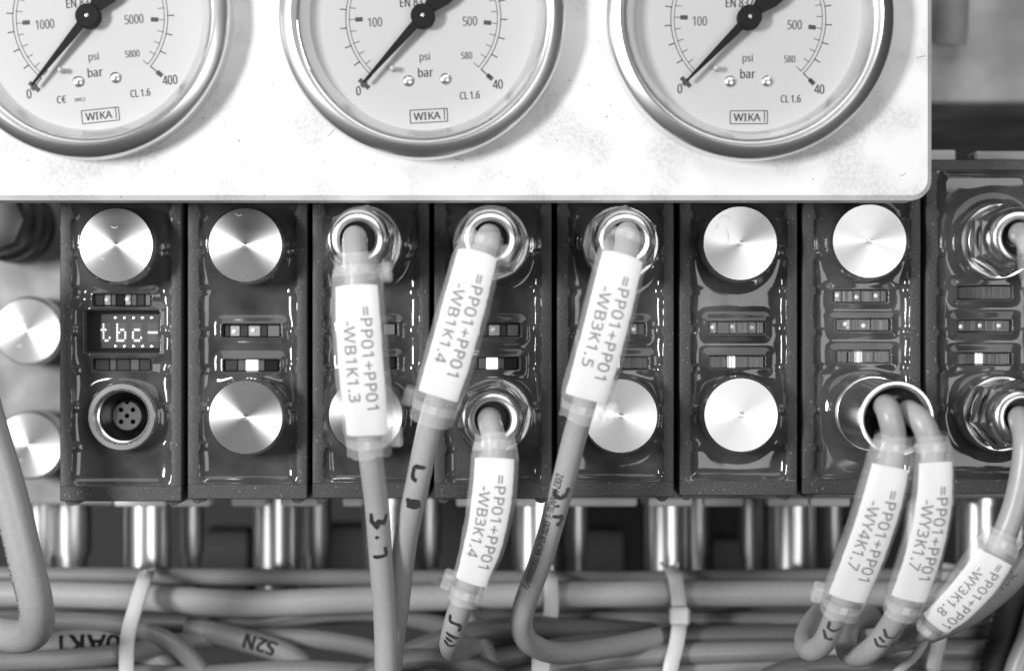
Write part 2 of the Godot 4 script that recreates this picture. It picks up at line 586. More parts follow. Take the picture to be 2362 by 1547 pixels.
# heights of the potting, mm: it creeps up the walls, the sockets and the lamp windows
func make_module(x0: float, x1: float, y0: float, y1: float, rings: Array, windows: Array, label: String, display := false) -> Node3D:
	var o := P((x0 + x1) / 2.0, y1, 0)
	o.z = -0.034
	var t := thing("bus_module", label, "module", o, "dark potted modules side by side in the row")
	var k := PX / MM
	var a := P(x0, y1, 0) / MM      # lower left, mm
	var c := P(x1, y0, 0) / MM      # upper right
	var wl := 2.75
	var wr := 2.55
	var wb := 3.75
	var b := MB.new()
	b.box(Vector3((a.x + c.x) / 2, (a.y + c.y) / 2, -21.5) * MM, Vector3(c.x - a.x, c.y - a.y, 25.0) * MM, 0.5 * MM)
	part(t, "housing", b, mats.housing)
	# rim with the small half-round tabs that reach into the potting
	b = MB.new()
	var tabs := []
	for s in 8: tabs.append(P(0, 405 + 89.5 * s + rng.randf_range(-5, 5), 0).y / MM)
	var inner := func(y: float, side: float) -> float:
		var w := 0.0
		for ty in tabs:
			var d := absf(y - ty)
			if d < 0.95: w = maxf(w, 0.5 * sqrt(1.0 - pow(d / 0.95, 4.0)))
		return w + 0.22 * noise.get_noise_2d(y * 22.0, side * 50.0 + x0)
	for side: float in [-1.0, 1.0]:
		var rows := []
		var ns := []
		var us := []
		var y := a.y + wb
		var ys := []
		while y < c.y - 2.6:
			ys.append(y)
			y += 0.19
		ys.append(c.y - 2.6)
		for yy in ys:
			var wi: float = (wl if side < 0 else wr) + inner.call(yy, side)
			var xo := a.x if side < 0 else c.x
			var xi := xo - side * wi
			rows.append(PackedVector3Array([Vector3(xo, yy, -9.2) * MM, Vector3(xo, yy, -0.25) * MM, Vector3(xo - side * 0.25, yy, 0) * MM, Vector3(xi + side * 0.2, yy, 0.0) * MM, Vector3(xi, yy, -0.2) * MM, Vector3(xi, yy, -9.2) * MM]))
			ns.append(PackedVector3Array([Vector3(side, 0, 0), Vector3(side, 0, 0.3).normalized(), Vector3(side * 0.2, 0, 1).normalized(), Vector3(-side * 0.2, 0, 1).normalized(), Vector3(-side, 0, 0.4).normalized(), Vector3(-side, 0, 0)]))
			us.append(PackedVector2Array([Vector2(0, yy), Vector2(0.2, yy), Vector2(0.4, yy), Vector2(0.6, yy), Vector2(0.8, yy), Vector2(1, yy)]))
		b.grid(rows, ns, us)
	b.box(Vector3((a.x + c.x) / 2, a.y + wb / 2, -4.6) * MM, Vector3(c.x - a.x, wb, 9.2) * MM, 0.22 * MM)
	b.box(Vector3((a.x + c.x) / 2, c.y - 1.3, -4.6) * MM, Vector3(c.x - a.x, 2.6, 9.2) * MM, 0.22 * MM)
	part(t, "rim", b, mats.housing)
	# potting
	var zr := -1.75
	var rect := []
	for w in windows:
		var p := P(w[0], w[3], 0) / MM
		var q := P(w[2], w[1], 0) / MM
		rect.append([p.x, p.y, q.x, q.y])
	var cen := []
	for r in rings:
		var p := P(r[0], r[1], 0) / MM
		cen.append(Vector3(p.x, p.y, r[2]))
	var step := 0.33
	var nx := int((c.x - a.x - 1.0) / step)
	var ny := int((c.y - a.y - 2.0) / step)
	var xl := a.x + wl
	var xr := c.x - wr
	var yb := a.y + wb
	var yt := c.y - 2.6
	var hts := []
	var tab_pull := []
	for j in ny + 1:
		var y := a.y + 1.0 + (c.y - a.y - 2.0) * j / ny
		var near := 9.0
		for ty in tabs: near = minf(near, absf(y - ty))
		tab_pull.append(exp(-pow(near / 1.0, 4.0)))
	for i in nx + 1:
		var x := a.x + 0.5 + (c.x - a.x - 1.0) * i / nx
		var col := PackedFloat32Array()
		for j in ny + 1:
			var y := a.y + 1.0 + (c.y - a.y - 2.0) * j / ny
			var reach: float = tab_pull[j] * 0.5
			var wob := 0.16 * noise.get_noise_2d(x * 2.0 + x0, y * 6.0)
			var dl := maxf(0.0, x - xl - reach + wob)
			var dr := maxf(0.0, xr - x - reach + wob)
			var dt := maxf(0.0, yt - y)
			var db := maxf(0.0, y - yb)
			var h := 1.3 * (exp(-dl / 0.95) + exp(-dr / 0.95) + exp(-db / 0.9) + exp(-dt / 0.9)) + 0.22 * (exp(-dl / 2.6) + exp(-dr / 2.6) + exp(-db / 2.6))
			for e in cen:
				if e.z < 8.7 and Vector2(x - e.x, y - e.y).length() < 7.4:
					h = -9.0
					break
				var d := maxf(0.0, Vector2(x - e.x, y - e.y).length() - e.z)
				h += 0.75 * exp(-d / 0.7) + 0.65 * exp(-pow(d / 2.0, 2.0))
			for e in rect:
				var q := Vector2(maxf(maxf(e[0] - x, x - e[2]), 0.0), maxf(maxf(e[1] - y, y - e[3]), 0.0))
				var d := q.length()
				if d < 0.02:
					h = -1.4
					break
				h += 1.0 * exp(-pow(d / 1.75, 2.0))
			if h < -5.0:
				col.append(-8.6)
				continue
			h = h if h < 1.2 else 1.2 + 0.5 * (1.0 - exp(-(h - 1.2) / 0.5))
			h += 0.06 * noise.get_noise_2d(x * 3.5 + x0, y * 3.5) + 0.0025 * noise.get_noise_2d(x * 20.0, y * 20.0 + x0)
			col.append(zr + h)
		hts.append(col)
	var dx := (c.x - a.x - 1.0) / nx
	var dy := (c.y - a.y - 2.0) / ny
	var prow := []
	var pn := []
	var pu := []
	for i in nx + 1:
		var row := PackedVector3Array()
		var nr := PackedVector3Array()
		var ur := PackedVector2Array()
		for j in ny + 1:
			var gx: float = (hts[mini(i + 1, nx)][j] - hts[maxi(i - 1, 0)][j]) / (2.0 * dx)
			var gy: float = (hts[i][mini(j + 1, ny)] - hts[i][maxi(j - 1, 0)]) / (2.0 * dy)
			row.append(Vector3(a.x + 0.5 + dx * i, a.y + 1.0 + dy * j, hts[i][j]) * MM)
			nr.append(Vector3(-gx, -gy, 1).normalized())
			ur.append(Vector2(i, j) * 0.01)
		prow.append(row); pn.append(nr); pu.append(ur)
	b = MB.new()
	b.grid(prow, pn, pu)
	part(t, "potting", b, mats.resin)
	# nicks and flecks along the rim
	b = MB.new()
	for q in 46:
		var sd := -1.0 if q % 2 else 1.0
		var at := Vector3((a.x + rng.randf_range(0.2, 2.5)) if sd < 0 else (c.x - rng.randf_range(0.2, 2.4)), rng.randf_range(a.y + 1, c.y - 1), 0.0)
		if q % 5 == 0: at = Vector3(rng.randf_range(a.x + 1, c.x - 1), a.y + rng.randf_range(0.3, 3.4), 0.0)
		b.box(at * MM, Vector3(rng.randf_range(0.06, 0.2), rng.randf_range(0.08, 0.5), 0.05) * MM, 0.0, Basis(Vector3(0, 0, 1), rng.randf_range(-0.5, 0.5)))
	var fleck := part(t, "rim_flecks", b, mats.fleck)
	fleck.set_meta("kind", "stuff")
	# lamp windows
	for wi in windows.size():
		var e: Array = rect[wi]
		var w: Array = windows[wi]
		var zf := -2.2
		b = MB.new()
		b.box(Vector3((e[0] + e[2]) / 2, (e[1] + e[3]) / 2, zf - 1.0) * MM, Vector3(e[2] - e[0] + 0.5, e[3] - e[1] + 0.5, 2.0) * MM, 0.0)
		if display and wi == 1:
			var disp := part(t, "display", b, mats.window_dark)
			make_display(disp, e, zf)
			continue
		var win := part(t, "indicator_window", b, mats.window_dark)
		var ln: float = e[2] - e[0]
		for s in w[4]:
			b = MB.new()
			var hh: float = (e[3] - e[1]) * (0.96 if s[2] != "b" else 0.9)
			b.box(Vector3(e[0] + ln * (s[0] + s[1]) / 2, (e[1] + e[3]) / 2, zf + 0.35) * MM, Vector3(ln * (s[1] - s[0]), hh, 0.9) * MM, 0.1 * MM)
			part(win, "indicator_lamp" if s[2] in ["L", "b"] else "indicator_segment", b, mats["led_" + s[2]])
			if s[2] == "b":
				b = MB.new()
				lathe(b, [[0.62, zf + 0.8], [0.5, zf + 1.05], [0.25, zf + 1.2], [0.01, zf + 1.24]], Vector3(e[0] + ln * (s[0] * 0.6 + s[1] * 0.4), (e[1] + e[3]) / 2 + rng.randf_range(-0.25, 0.25), 0) * MM, 14)
				part(win, "lamp_lens", b, mats.lens_pale)
		if w.size() > 5:     # ribbed clear cover
			b = MB.new()
			for q in 40:
				if rng.randf() < 0.25: continue
				var xx: float = e[0] + ln * (q + 0.5) / 40.0
				b.box(Vector3(xx, (e[1] + e[3]) / 2, zf + 0.95) * MM, Vector3(ln / 40.0 * rng.randf_range(0.3, 0.6), (e[3] - e[1]) * 0.98, 0.16) * MM, 0.0)
			part(win, "ribbed_cover", b, mats.led_g)
	# two round lugs under the housing
	for x: float in [a.x + 2.0, c.x - 2.6]:
		b = MB.new()
		var path := PackedVector3Array([Vector3(x, a.y + 0.3, -26) * MM, Vector3(x, a.y + 0.3, -3) * MM])
		tube(b, path, 1.7, 16)
		part(t, "mounting_lug", b, mats.housing)
	return t

func make_display(disp: MeshInstance3D, e: Array, zf: float) -> void:
	var k := PX / MM
	var b := MB.new()
	b.box(Vector3(e[0] + 33 * k + 68 * k, (e[1] + e[3]) / 2 + 0.2, zf + 0.15) * MM, Vector3(135 * k, 78 * k, 0.3) * MM, 0.0)
	part(disp, "board", b, mats.board)
	var glyphs := [["01000", "01000", "11100", "01000", "01000", "01001", "00110"], ["10000", "10000", "10110", "11001", "10001", "10001", "11110"], ["00000", "00000", "01110", "10000", "10000", "10001", "01110"], ["00000", "00000", "00000", "11111", "00000", "00000", "00000"]]
	var lit := MB.new()
	var dim := MB.new()
	for g in 4:
		for r in 7:
			for q in 5:
				var p := Vector3(e[0] + (34 + g * 36.5 + q * 4.7) * k, e[3] - (29 + r * 6.2) * k, zf + 0.36)
				var on: bool = glyphs[g][r][q] == "1"
				(lit if on else dim).box(p * MM, Vector3(3.7 if on else 3.0, 4.8 if on else 4.0, 0.8) * k * MM, 0.0)
	part(disp, "lit_dots", lit, mats.display_lit)
	part(disp, "unlit_dots", dim, mats.display_dim)
	for row: float in [14.0, 80.0]:
		for q in 5:
			b = MB.new()
			lathe(b, [[0.42, zf + 0.3], [0.36, zf + 0.55], [0.01, zf + 0.62]], Vector3(e[0] + (68 + q * 21) * k, e[3] - row * k, 0) * MM, 14)
			part(disp, "solder_dot", b, mats.knurl_metal)

func make_socket(t: Node3D, px: float, py: float) -> void:
	var o := P(px, py, 2.0)
	o.z = 0
	var b := MB.new()
	lathe(b, [[8.3, -1.6], [8.3, 2.2], [8.1, 2.6], [7.9, 2.8], [6.8, 2.8], [6.55, 2.5], [6.3, 2.3], [6.3, 0.6], [5.9, 0.4], [5.9, -0.2], [6.2, -0.4], [6.2, -7.0]], o, 96)
	var s := part(t, "socket", b, mats.chrome)
	b = MB.new()
	lathe(b, [[6.3, -6.8], [3.9, -6.8], [3.9, -4.0], [3.7, -3.8], [3.5, -3.8]], o, 48)
	part(s, "socket_floor", b, mats.rubber_black)
	# insert with five pin holes: a fan of plates between round holes
	var c := CSGCylinder3D.new()
	c.radius = 3.45 * MM; c.height = 4 * MM; c.sides = 40
	c.rotation.x = PI / 2
	c.position = o - t.position + Vector3(0, 0, -5.2 * MM)
	c.name = "pin_insert"
	c.material = mats.led_g
	for k in 6:
		var h := CSGCylinder3D.new()
		h.operation = CSGShape3D.OPERATION_SUBTRACTION
		h.radius = (0.58 if k < 5 else 0.62) * MM; h.height = 5 * MM; h.sides = 16
		var a := deg_to_rad(45 + 90 * k)
		h.position = Vector3(cos(a), 0, sin(a)) * 2.05 * MM if k < 4 else (Vector3.ZERO if k == 4 else Vector3(0, 0, -3.4 * MM))
		h.name = "pin_hole_%03d" % k
		h.material = mats.rubber_black
		c.add_child(h)
	t.add_child(c)

# a straight plug standing on the module: collar, body, hexagon nut, domed gland nut; front 25 mm before the module plane
func make_plug(t: Node3D, px: float, py: float, turn: float) -> Vector3:
	var o := P(px, py, 4.0)
	o.z = 0
	var b := MB.new()
	lathe(b, [[9.2, -1.7], [9.2, 7.6], [9.0, 8.0]], o, 150, 0.16)
	part(t, "knurled_collar", b, mats.knurl_metal)
	b = MB.new()
	lathe(b, [[9.0, 8.0], [8.75, 8.25], [8.1, 8.25], [7.95, 8.0], [7.95, 6.4], [7.5, 6.4], [7.5, 10.6], [7.2, 11.2], [7.0, 14.0]], o, 72)
	part(t, "collar_ring", b, mats.chrome)
	b = MB.new()
	var hx := PackedVector2Array()
	for k in 6: hx.append(Vector2.from_angle(turn + k * PI / 3) * 8.7 * MM)
	prism(b, hx, 11.2 * MM, 15.4 * MM, 0.7 * MM, o)
	part(t, "hex_nut", b, mats.chrome)
	b = MB.new()
	lathe(b, [[7.6, 15.0], [7.6, 16.4]], o, 48)
	hx = PackedVector2Array()
	for k in 6: hx.append(Vector2.from_angle(turn + k * PI / 3) * 8.1 * MM)
	prism(b, hx, 16.4 * MM, 19.6 * MM, 0.7 * MM, o)
	part(t, "hex_nut", b, mats.chrome)
	b = MB.new()
	lathe(b, [[7.1, 19.4], [7.15, 21.0], [7.0, 22.6], [6.6, 23.9], [6.0, 24.7], [5.4, 25.05], [4.5, 25.1], [4.1, 24.8], [3.95, 23.9], [3.95, 19.0]], o, 72)
	part(t, "gland_nut", b, mats.chrome)
	b = MB.new()
	lathe(b, [[3.95, 20.5], [2.0, 20.5]], o, 32)
	part(t, "bushing", b, mats.bushing)
	return o

func cable(t: Node3D, called: String, pts: Array, r: float, m: Material, per := 10) -> Array:
	var path := spline(pts, per)
	var b := MB.new()
	tube(b, path, r, 20)
	return [part(t, called, b, m), path, r]

# ink on a cable: strokes in mm, x along the cable from the path's start, y round it (0 faces the viewer, + towards the right of travel seen from the front)
func on_cable(path: PackedVector3Array, r: float, x: float, y: float, lift := 0.05) -> Vector3:
	var run := 0.0
	var k := 0
	while k < path.size() - 2 and run + path[k].distance_to(path[k + 1]) * 1000.0 < x:
		run += path[k].distance_to(path[k + 1]) * 1000.0
		k += 1
	var seg := path[k + 1] - path[k]
	var p := path[k] + seg.normalized() * (x - run) * MM
	var tn := (path[mini(k + 2, path.size() - 1)] - path[maxi(k - 1, 0)]).normalized()
	var f := (Vector3(0, 0, 1) - tn * tn.z).normalized()
	var side := f.cross(tn)
	var a := y / r
	return p + (f * cos(a) + side * sin(a)) * (r + lift) * MM

func ink_strokes(path: PackedVector3Array, r: float, x0: float, lines: Array, w: float, b: MB) -> void:
	w *= 1.2
	for line in lines:
		var pts := []
		for k in line.size() - 1:
			for e in 4: pts.append(Vector2(line[k][0], line[k][1]).lerp(Vector2(line[k + 1][0], line[k + 1][1]), e / 4.0))
		pts.append(Vector2(line[-1][0], line[-1][1]))
		var rows := []
		var ns := []
		var us := []
		for k in pts.size():
			var d: Vector2 = (pts[mini(k + 1, pts.size() - 1)] - pts[maxi(k - 1, 0)]).normalized()
			var ww := w * (0.75 + 0.35 * noise.get_noise_1d(k * 30.0 + x0 * 7.0)) * (0.6 if k == 0 or k == pts.size() - 1 else 1.0)
			var s := Vector2(-d.y, d.x) * ww / 2.0
			var row := PackedVector3Array()
			for q: float in [-1.0, 0.0, 1.0]:
				row.append(on_cable(path, r, x0 + pts[k].x + s.x * q, pts[k].y + s.y * q))
			rows.append(row)
			ns.append(PackedVector3Array([Vector3(0, 0, 1), Vector3(0, 0, 1), Vector3(0, 0, 1)]))
			us.append(PackedVector2Array([Vector2.ZERO, Vector2.ZERO, Vector2.ZERO]))
		b.grid(rows, ns, us)

func cable_text(path: PackedVector3Array, r: float, s: String, x: float, y: float, h: float, squeeze: float, upward: bool, b: MB, bold := 0.0) -> void:
	var l := letters(s, squeeze)
	for k in range(0, l.size(), 3):
		for c in (5 if bold > 0.0 else 1):
			var sh := Vector2.ZERO if c == 0 else Vector2.from_angle(c * PI / 2 + 0.6) * bold
			var sg := -1.0 if upward else 1.0
			wrap_tri(path, r, Vector2(x, y), l[k] * h * sg + sh, l[k + 1] * h * sg + sh, l[k + 2] * h * sg + sh, 0.07 + 0.012 * c, b, 0)

func wrap_tri(path: PackedVector3Array, r: float, o: Vector2, p0: Vector2, p1: Vector2, p2: Vector2, lift: float, b: MB, depth: int) -> void:   # lettering bends with the cable
	var e := [p0.distance_to(p1), p1.distance_to(p2), p2.distance_to(p0)]
	var m := e.find(e.max())
	if e[m] > 0.7 and depth < 7:
		var q := [p0, p1, p2]
		var a: Vector2 = q[m]
		var c: Vector2 = q[(m + 1) % 3]
		var d: Vector2 = q[(m + 2) % 3]
		var h := (a + c) / 2.0
		wrap_tri(path, r, o, a, h, d, lift, b, depth + 1)
		wrap_tri(path, r, o, h, c, d, lift, b, depth + 1)
		return
	var t := []
	for p in [p0, p1, p2]: t.append(on_cable(path, r, o.x + p.x, o.y + p.y, lift))
	b.poly(t, Vector3(0, 0, 1))

# clear marker sleeve over a cable with a printed paper slip and a tie at each end. pts: [px, py, z, half width px]
func make_marker(pts: Array, line1: String, line2: String, label: String, thick := 4.3, paper_to := [0.14, 0.87], ties := [0.09, 0.93], heads := [1, -1], text_h := 2.5) -> void:
	var world := []
	for p in pts: world.append(P(p[0], p[1], p[2]))
	var path := spline(world, 10)
	var widths := []
	for k in pts.size() - 1:
		for e in 10:
			widths.append(lerpf(W(pts[k][3], pts[k][2]), W(pts[k + 1][3], pts[k + 1][2]), smoothstep(0, 1, e / 10.0)))
	widths.append(W(pts[-1][3], pts[-1][2]))
	var lens := PackedFloat32Array([0.0])
	for k in range(1, path.size()): lens.append(lens[-1] + path[k].distance_to(path[k - 1]) * 1000.0)
	var total := lens[-1]
	var fr := []
	for k in path.size():
		var tn := (path[mini(k + 1, path.size() - 1)] - path[maxi(k - 1, 0)]).normalized()
		var side := Vector3(0, 0, 1).cross(tn).normalized()
		fr.append([side, tn.cross(side).normalized()])
	var find := func(x: float) -> Array:     # point, side, up, half width at x mm
		x = clampf(x, 0.0, total)
		var k := 0
		while k < path.size() - 2 and lens[k + 1] < x: k += 1
		var s := (x - lens[k]) / maxf(lens[k + 1] - lens[k], 1e-6)
		return [path[k].lerp(path[k + 1], s), fr[k][0].lerp(fr[k + 1][0], s).normalized(), fr[k][1].lerp(fr[k + 1][1], s).normalized(), lerpf(widths[k], widths[k + 1], s)]
	var pinch := func(x: float) -> float:    # how far the ties draw the sleeve in
		var g := 1.0
		for q in ties: g -= 0.13 * exp(-pow((x - q * total) / 1.9, 2.0))
		return g
	var t := thing("cable_marker", label, "cable marker", path[0], "clear cable markers with printed paper slips")
	var ring := func(x: float, a: float, grow: float, lean := 0.0) -> Vector3:
		var f: Array = find.call(x)
		var g: float = pinch.call(x)
		var ca := cos(a)
		var sa := sin(a)
		var cx := signf(ca) * pow(absf(ca), 0.8)
		var sx := signf(sa) * pow(absf(sa), 0.8)
		return f[0] + (f[1] * cx * (f[3] * (0.6 + 0.4 * g) + grow) + f[2] * sx * (thick * (1.0 - (1.0 - g) * 0.6) + grow)) * MM
	var sleeve_mesh := func(xa: float, xb: float, grow: float, nseg: int, ragged: float) -> MB:
		var b := MB.new()
		var rows := []
		var ns := []
		var us := []
		var sd := float(pts[0][0])
		for i in nseg + 1:
			var row := PackedVector3Array()
			var ur := PackedVector2Array()
			for j in 41:
				var a := TAU * (j % 40) / 40.0
				var s := float(i) / nseg
				var ea := ragged * noise.get_noise_2d(cos(a) * 40 + sd, sin(a) * 40)
				var eb := ragged * noise.get_noise_2d(cos(a) * 40 + sd + 300, sin(a) * 40)
				var x := lerpf(xa + ea, xb + eb, s)
				var wob := ragged * 0.11 * noise.get_noise_3d(x * 9.0 + sd, cos(a) * 20, sin(a) * 20)
				row.append(ring.call(x, a, grow + wob)); ur.append(Vector2(s, j / 40.0))
			rows.append(row); us.append(ur)
		for i in nseg + 1:
			var nr := PackedVector3Array()
			for j in 41:
				var jj := j % 40
				var du: Vector3 = rows[mini(i + 1, nseg)][jj] - rows[maxi(i - 1, 0)][jj]
				var dv: Vector3 = rows[i][(jj + 1) % 40] - rows[i][(jj + 39) % 40]
				var nn := du.cross(dv).normalized()
				var f: Array = find.call(lerpf(xa, xb, float(i) / nseg))
				if nn.dot(rows[i][jj] - f[0]) < 0: nn = -nn
				nr.append(nn)
			ns.append(nr)
		b.grid(rows, ns, us)
		return b
	part(t, "sleeve", sleeve_mesh.call(0.0, total, 0.0, 44, 1.3), mats.sleeve)
	if line1 != "":
		# paper slip, bent with the front of the sleeve
		var skin := func(x: float, v: float, drop: float) -> Vector3:   # v in mm from the middle
			var f: Array = find.call(x)
			var g: float = pinch.call(x)
			var w: float = f[3] * (0.6 + 0.4 * g)
			var s := clampf(absf(v) / w, 0.0, 0.99)
			var hgt := thick * (1.0 - (1.0 - g) * 0.6) * pow(1.0 - pow(s, 2.5), 1.0 / 2.5)
			return f[0] + (f[1] * v + f[2] * (hgt - drop)) * MM
		var b := MB.new()
		for drop: float in [0.5, 0.62]:
			var rows := []
			var ns := []
			var us := []
			for i in 33:
				var row := PackedVector3Array()
				var nr := PackedVector3Array()
				var ur := PackedVector2Array()
				var x: float = lerpf(paper_to[0], paper_to[1], i / 32.0) * total
				var f: Array = find.call(x)
				for j in 15:
					var s: float = (j / 7.0 - 1.0)
					var jag := 0.1 * noise.get_noise_2d(i * 77.0, signf(s) * 40.0) if j in [0, 14] else 0.0
					var v: float = f[3] * 0.8 * s + jag
					row.append(skin.call(x + s * s * 0.25, v, drop))
					nr.append((f[2] + f[1] * 0.5 * s * s * s).normalized() * (1.0 if drop < 0.55 else -1.0)); ur.append(Vector2(i / 32.0, s))
				rows.append(row); ns.append(nr); us.append(ur)
			b.grid(rows, ns, us)
		var slip := part(t, "paper_slip", b, mats.paper)
		b = MB.new()
		var mid: float = (paper_to[0] + paper_to[1]) / 2.0 * total
		var f: Array = find.call(mid)
		var room: float = (paper_to[1] - paper_to[0]) * total
		for row in [[line1, 0.3, 0.46], [line2, -0.32, 0.5]]:
			var l := letters(row[0], 1.14)
			for k in range(0, l.size(), 3):
				var q := []
				for e in 3:
					var p := l[k + e] * text_h
					q.append(skin.call(mid + p.x + (row[2] - 0.5) * room * 0.35, f[3] * row[1] + p.y, 0.34))
				b.poly(q, Vector3(0, 0, 1))
		part(slip, "lettering", b, mats.paper_ink)
	for e in ties.size():
		var x: float = ties[e] * total
		var tie := part(t, "cable_tie", sleeve_mesh.call(x - 1.0, x + 1.0, 0.18, 4, 0.25), mats.nylon)
		# its head sits on one flank; a short moulded catch faces the viewer
		var f: Array = find.call(x)
		var g: float = pinch.call(x)
		var hs: float = heads[e]
		var bas := Basis(f[1], -f[1].cross(f[2]), f[2]).orthonormalized()
		if bas.determinant() < 0: bas.y = -bas.y
		if hs != 0.0:
			var hb := MB.new()
			hb.box(f[0] + (f[1] * hs * (f[3] * (0.6 + 0.4 * g) + 1.2) + f[2] * -0.6) * MM, Vector3(2.6, 4.2, 3.6) * MM, 0.5 * MM, bas)
			part(tie, "tie_head", hb, mats.nylon)
		var nb := MB.new()
		nb.box(f[0] + f[2] * (thick * (1.0 - (1.0 - g) * 0.6) + 0.35) * MM, Vector3(1.7, 1.9, 0.8) * MM, 0.35 * MM, bas)
		part(tie, "tie_tongue", nb, mats.nylon)

func tie_loop(pts: Array, w: float, label: String, head := Vector3.INF) -> void:   # a tie strap seen from the front: flat band along pts (world)
	var path := spline(pts, 8)
	var t := thing("bundle_tie", label, "cable tie", path[0], "white ties round the rear cables")
	var b := MB.new()
	var rows := []
	var ns := []
	var us := []
	for k in path.size():
		var tn := (path[mini(k + 1, path.size() - 1)] - path[maxi(k - 1, 0)]).normalized()
		var side := Vector3(1, 0, 0)
		side = (side - tn * side.dot(tn)).normalized()
		var up := side.cross(tn)
		if up.z < 0: up = -up
		var h := w / 2.0 * MM
		rows.append(PackedVector3Array([path[k] - side * h - up * MM * 1.2, path[k] - side * h, path[k] + side * h, path[k] + side * h - up * MM * 1.2]))
		ns.append(PackedVector3Array([-side, (up - side * 0.6).normalized(), (up + side * 0.6).normalized(), side]))
		us.append(PackedVector2Array([Vector2(0, k), Vector2(0.3, k), Vector2(0.7, k), Vector2(1, k)]))
	b.grid(rows, ns, us)
	part(t, "strap", b, mats.nylon_white)
	if head != Vector3.INF:
		b = MB.new()
		b.box(head, Vector3(w * 1.35, w * 1.25, 4.0) * MM, 0.7 * MM)
		part(t, "tie_head", b, mats.nylon_white)

func _ready() -> void:
	rng.seed = 4
	noise.seed = 2; noise.frequency = 0.02; noise.fractal_octaves = 2
	font_plain = SystemFont.new()
	font_plain.font_names = PackedStringArray(["Droid Sans"])
	# camera
	var cam := Camera3D.new()
	cam.name = "camera"
	cam.position = Vector3(0, 0, DIST)
	cam.fov = rad_to_deg(2.0 * atan(1547.0 * PX / 2.0 / DIST))
	cam.near = 0.02; cam.far = 20.0
	var lens := CameraAttributesPhysical.new()
	lens.frustum_focal_length = 12.0 / (1547.0 * PX / 2.0 / DIST)   # on a frame 24 mm high
	lens.exposure_aperture = 7.6
	lens.frustum_focus_distance = DIST - 0.009
	cam.attributes = lens
	add_child(cam)
	cam.current = true
	# surroundings: a plain room
	var env := Environment.new()
	env.background_mode = Environment.BG_COLOR
	env.background_color = grey(0.04)
	env.background_energy_multiplier = 1.0
	env.tonemap_mode = Environment.TONE_MAPPER_LINEAR
	env.tonemap_exposure = 1.0
	env.sdfgi_enabled = true; env.ssao_enabled = true; env.ssil_enabled = true
	var we := WorldEnvironment.new()
	we.name = "surroundings"
	we.environment = env
	add_child(we)
	# lamps: a strong soft one from the left, one overhead, and a wide window behind the camera on the right
	for l in [["left_softbox", Vector3(-0.6, 0.09, 0.67), Vector2(0.14, 0.22), 0.88], ["ceiling_lamp", Vector3(0.05, 0.5, 0.6), Vector2(0.9, 0.4), 0.27], ["right_window", Vector3(0.3, -0.085, 0.75), Vector2(0.4, 0.3), 0.19]]:
		var a := AreaLight3D.new()
		a.name = l[0]
		a.area_size = l[2]
		a.light_energy = l[3]
		a.shadow_enabled = true
		a.area_range = 6.0
		a.position = l[1]
		add_child(a)
		a.look_at(Vector3(0, 0, 0), Vector3.UP)
	make_materials()
	build_rear()
	make_plate()
	build_modules()
	build_gauges()
	build_cables()

func build_gauges() -> void:
	make_gauge(192, 29, 6.0, true, "leftmost pressure gauge, reading up to 400 bar with 1000 and 5000 psi marks", true)
	make_gauge(973, 29, 3.2, false, "middle pressure gauge, reading up to 40 bar, between two other gauges", false)
	make_gauge(1735, 32, 0.3, false, "right hand pressure gauge, reading up to 40 bar, nearest the plate's rounded corner", false)

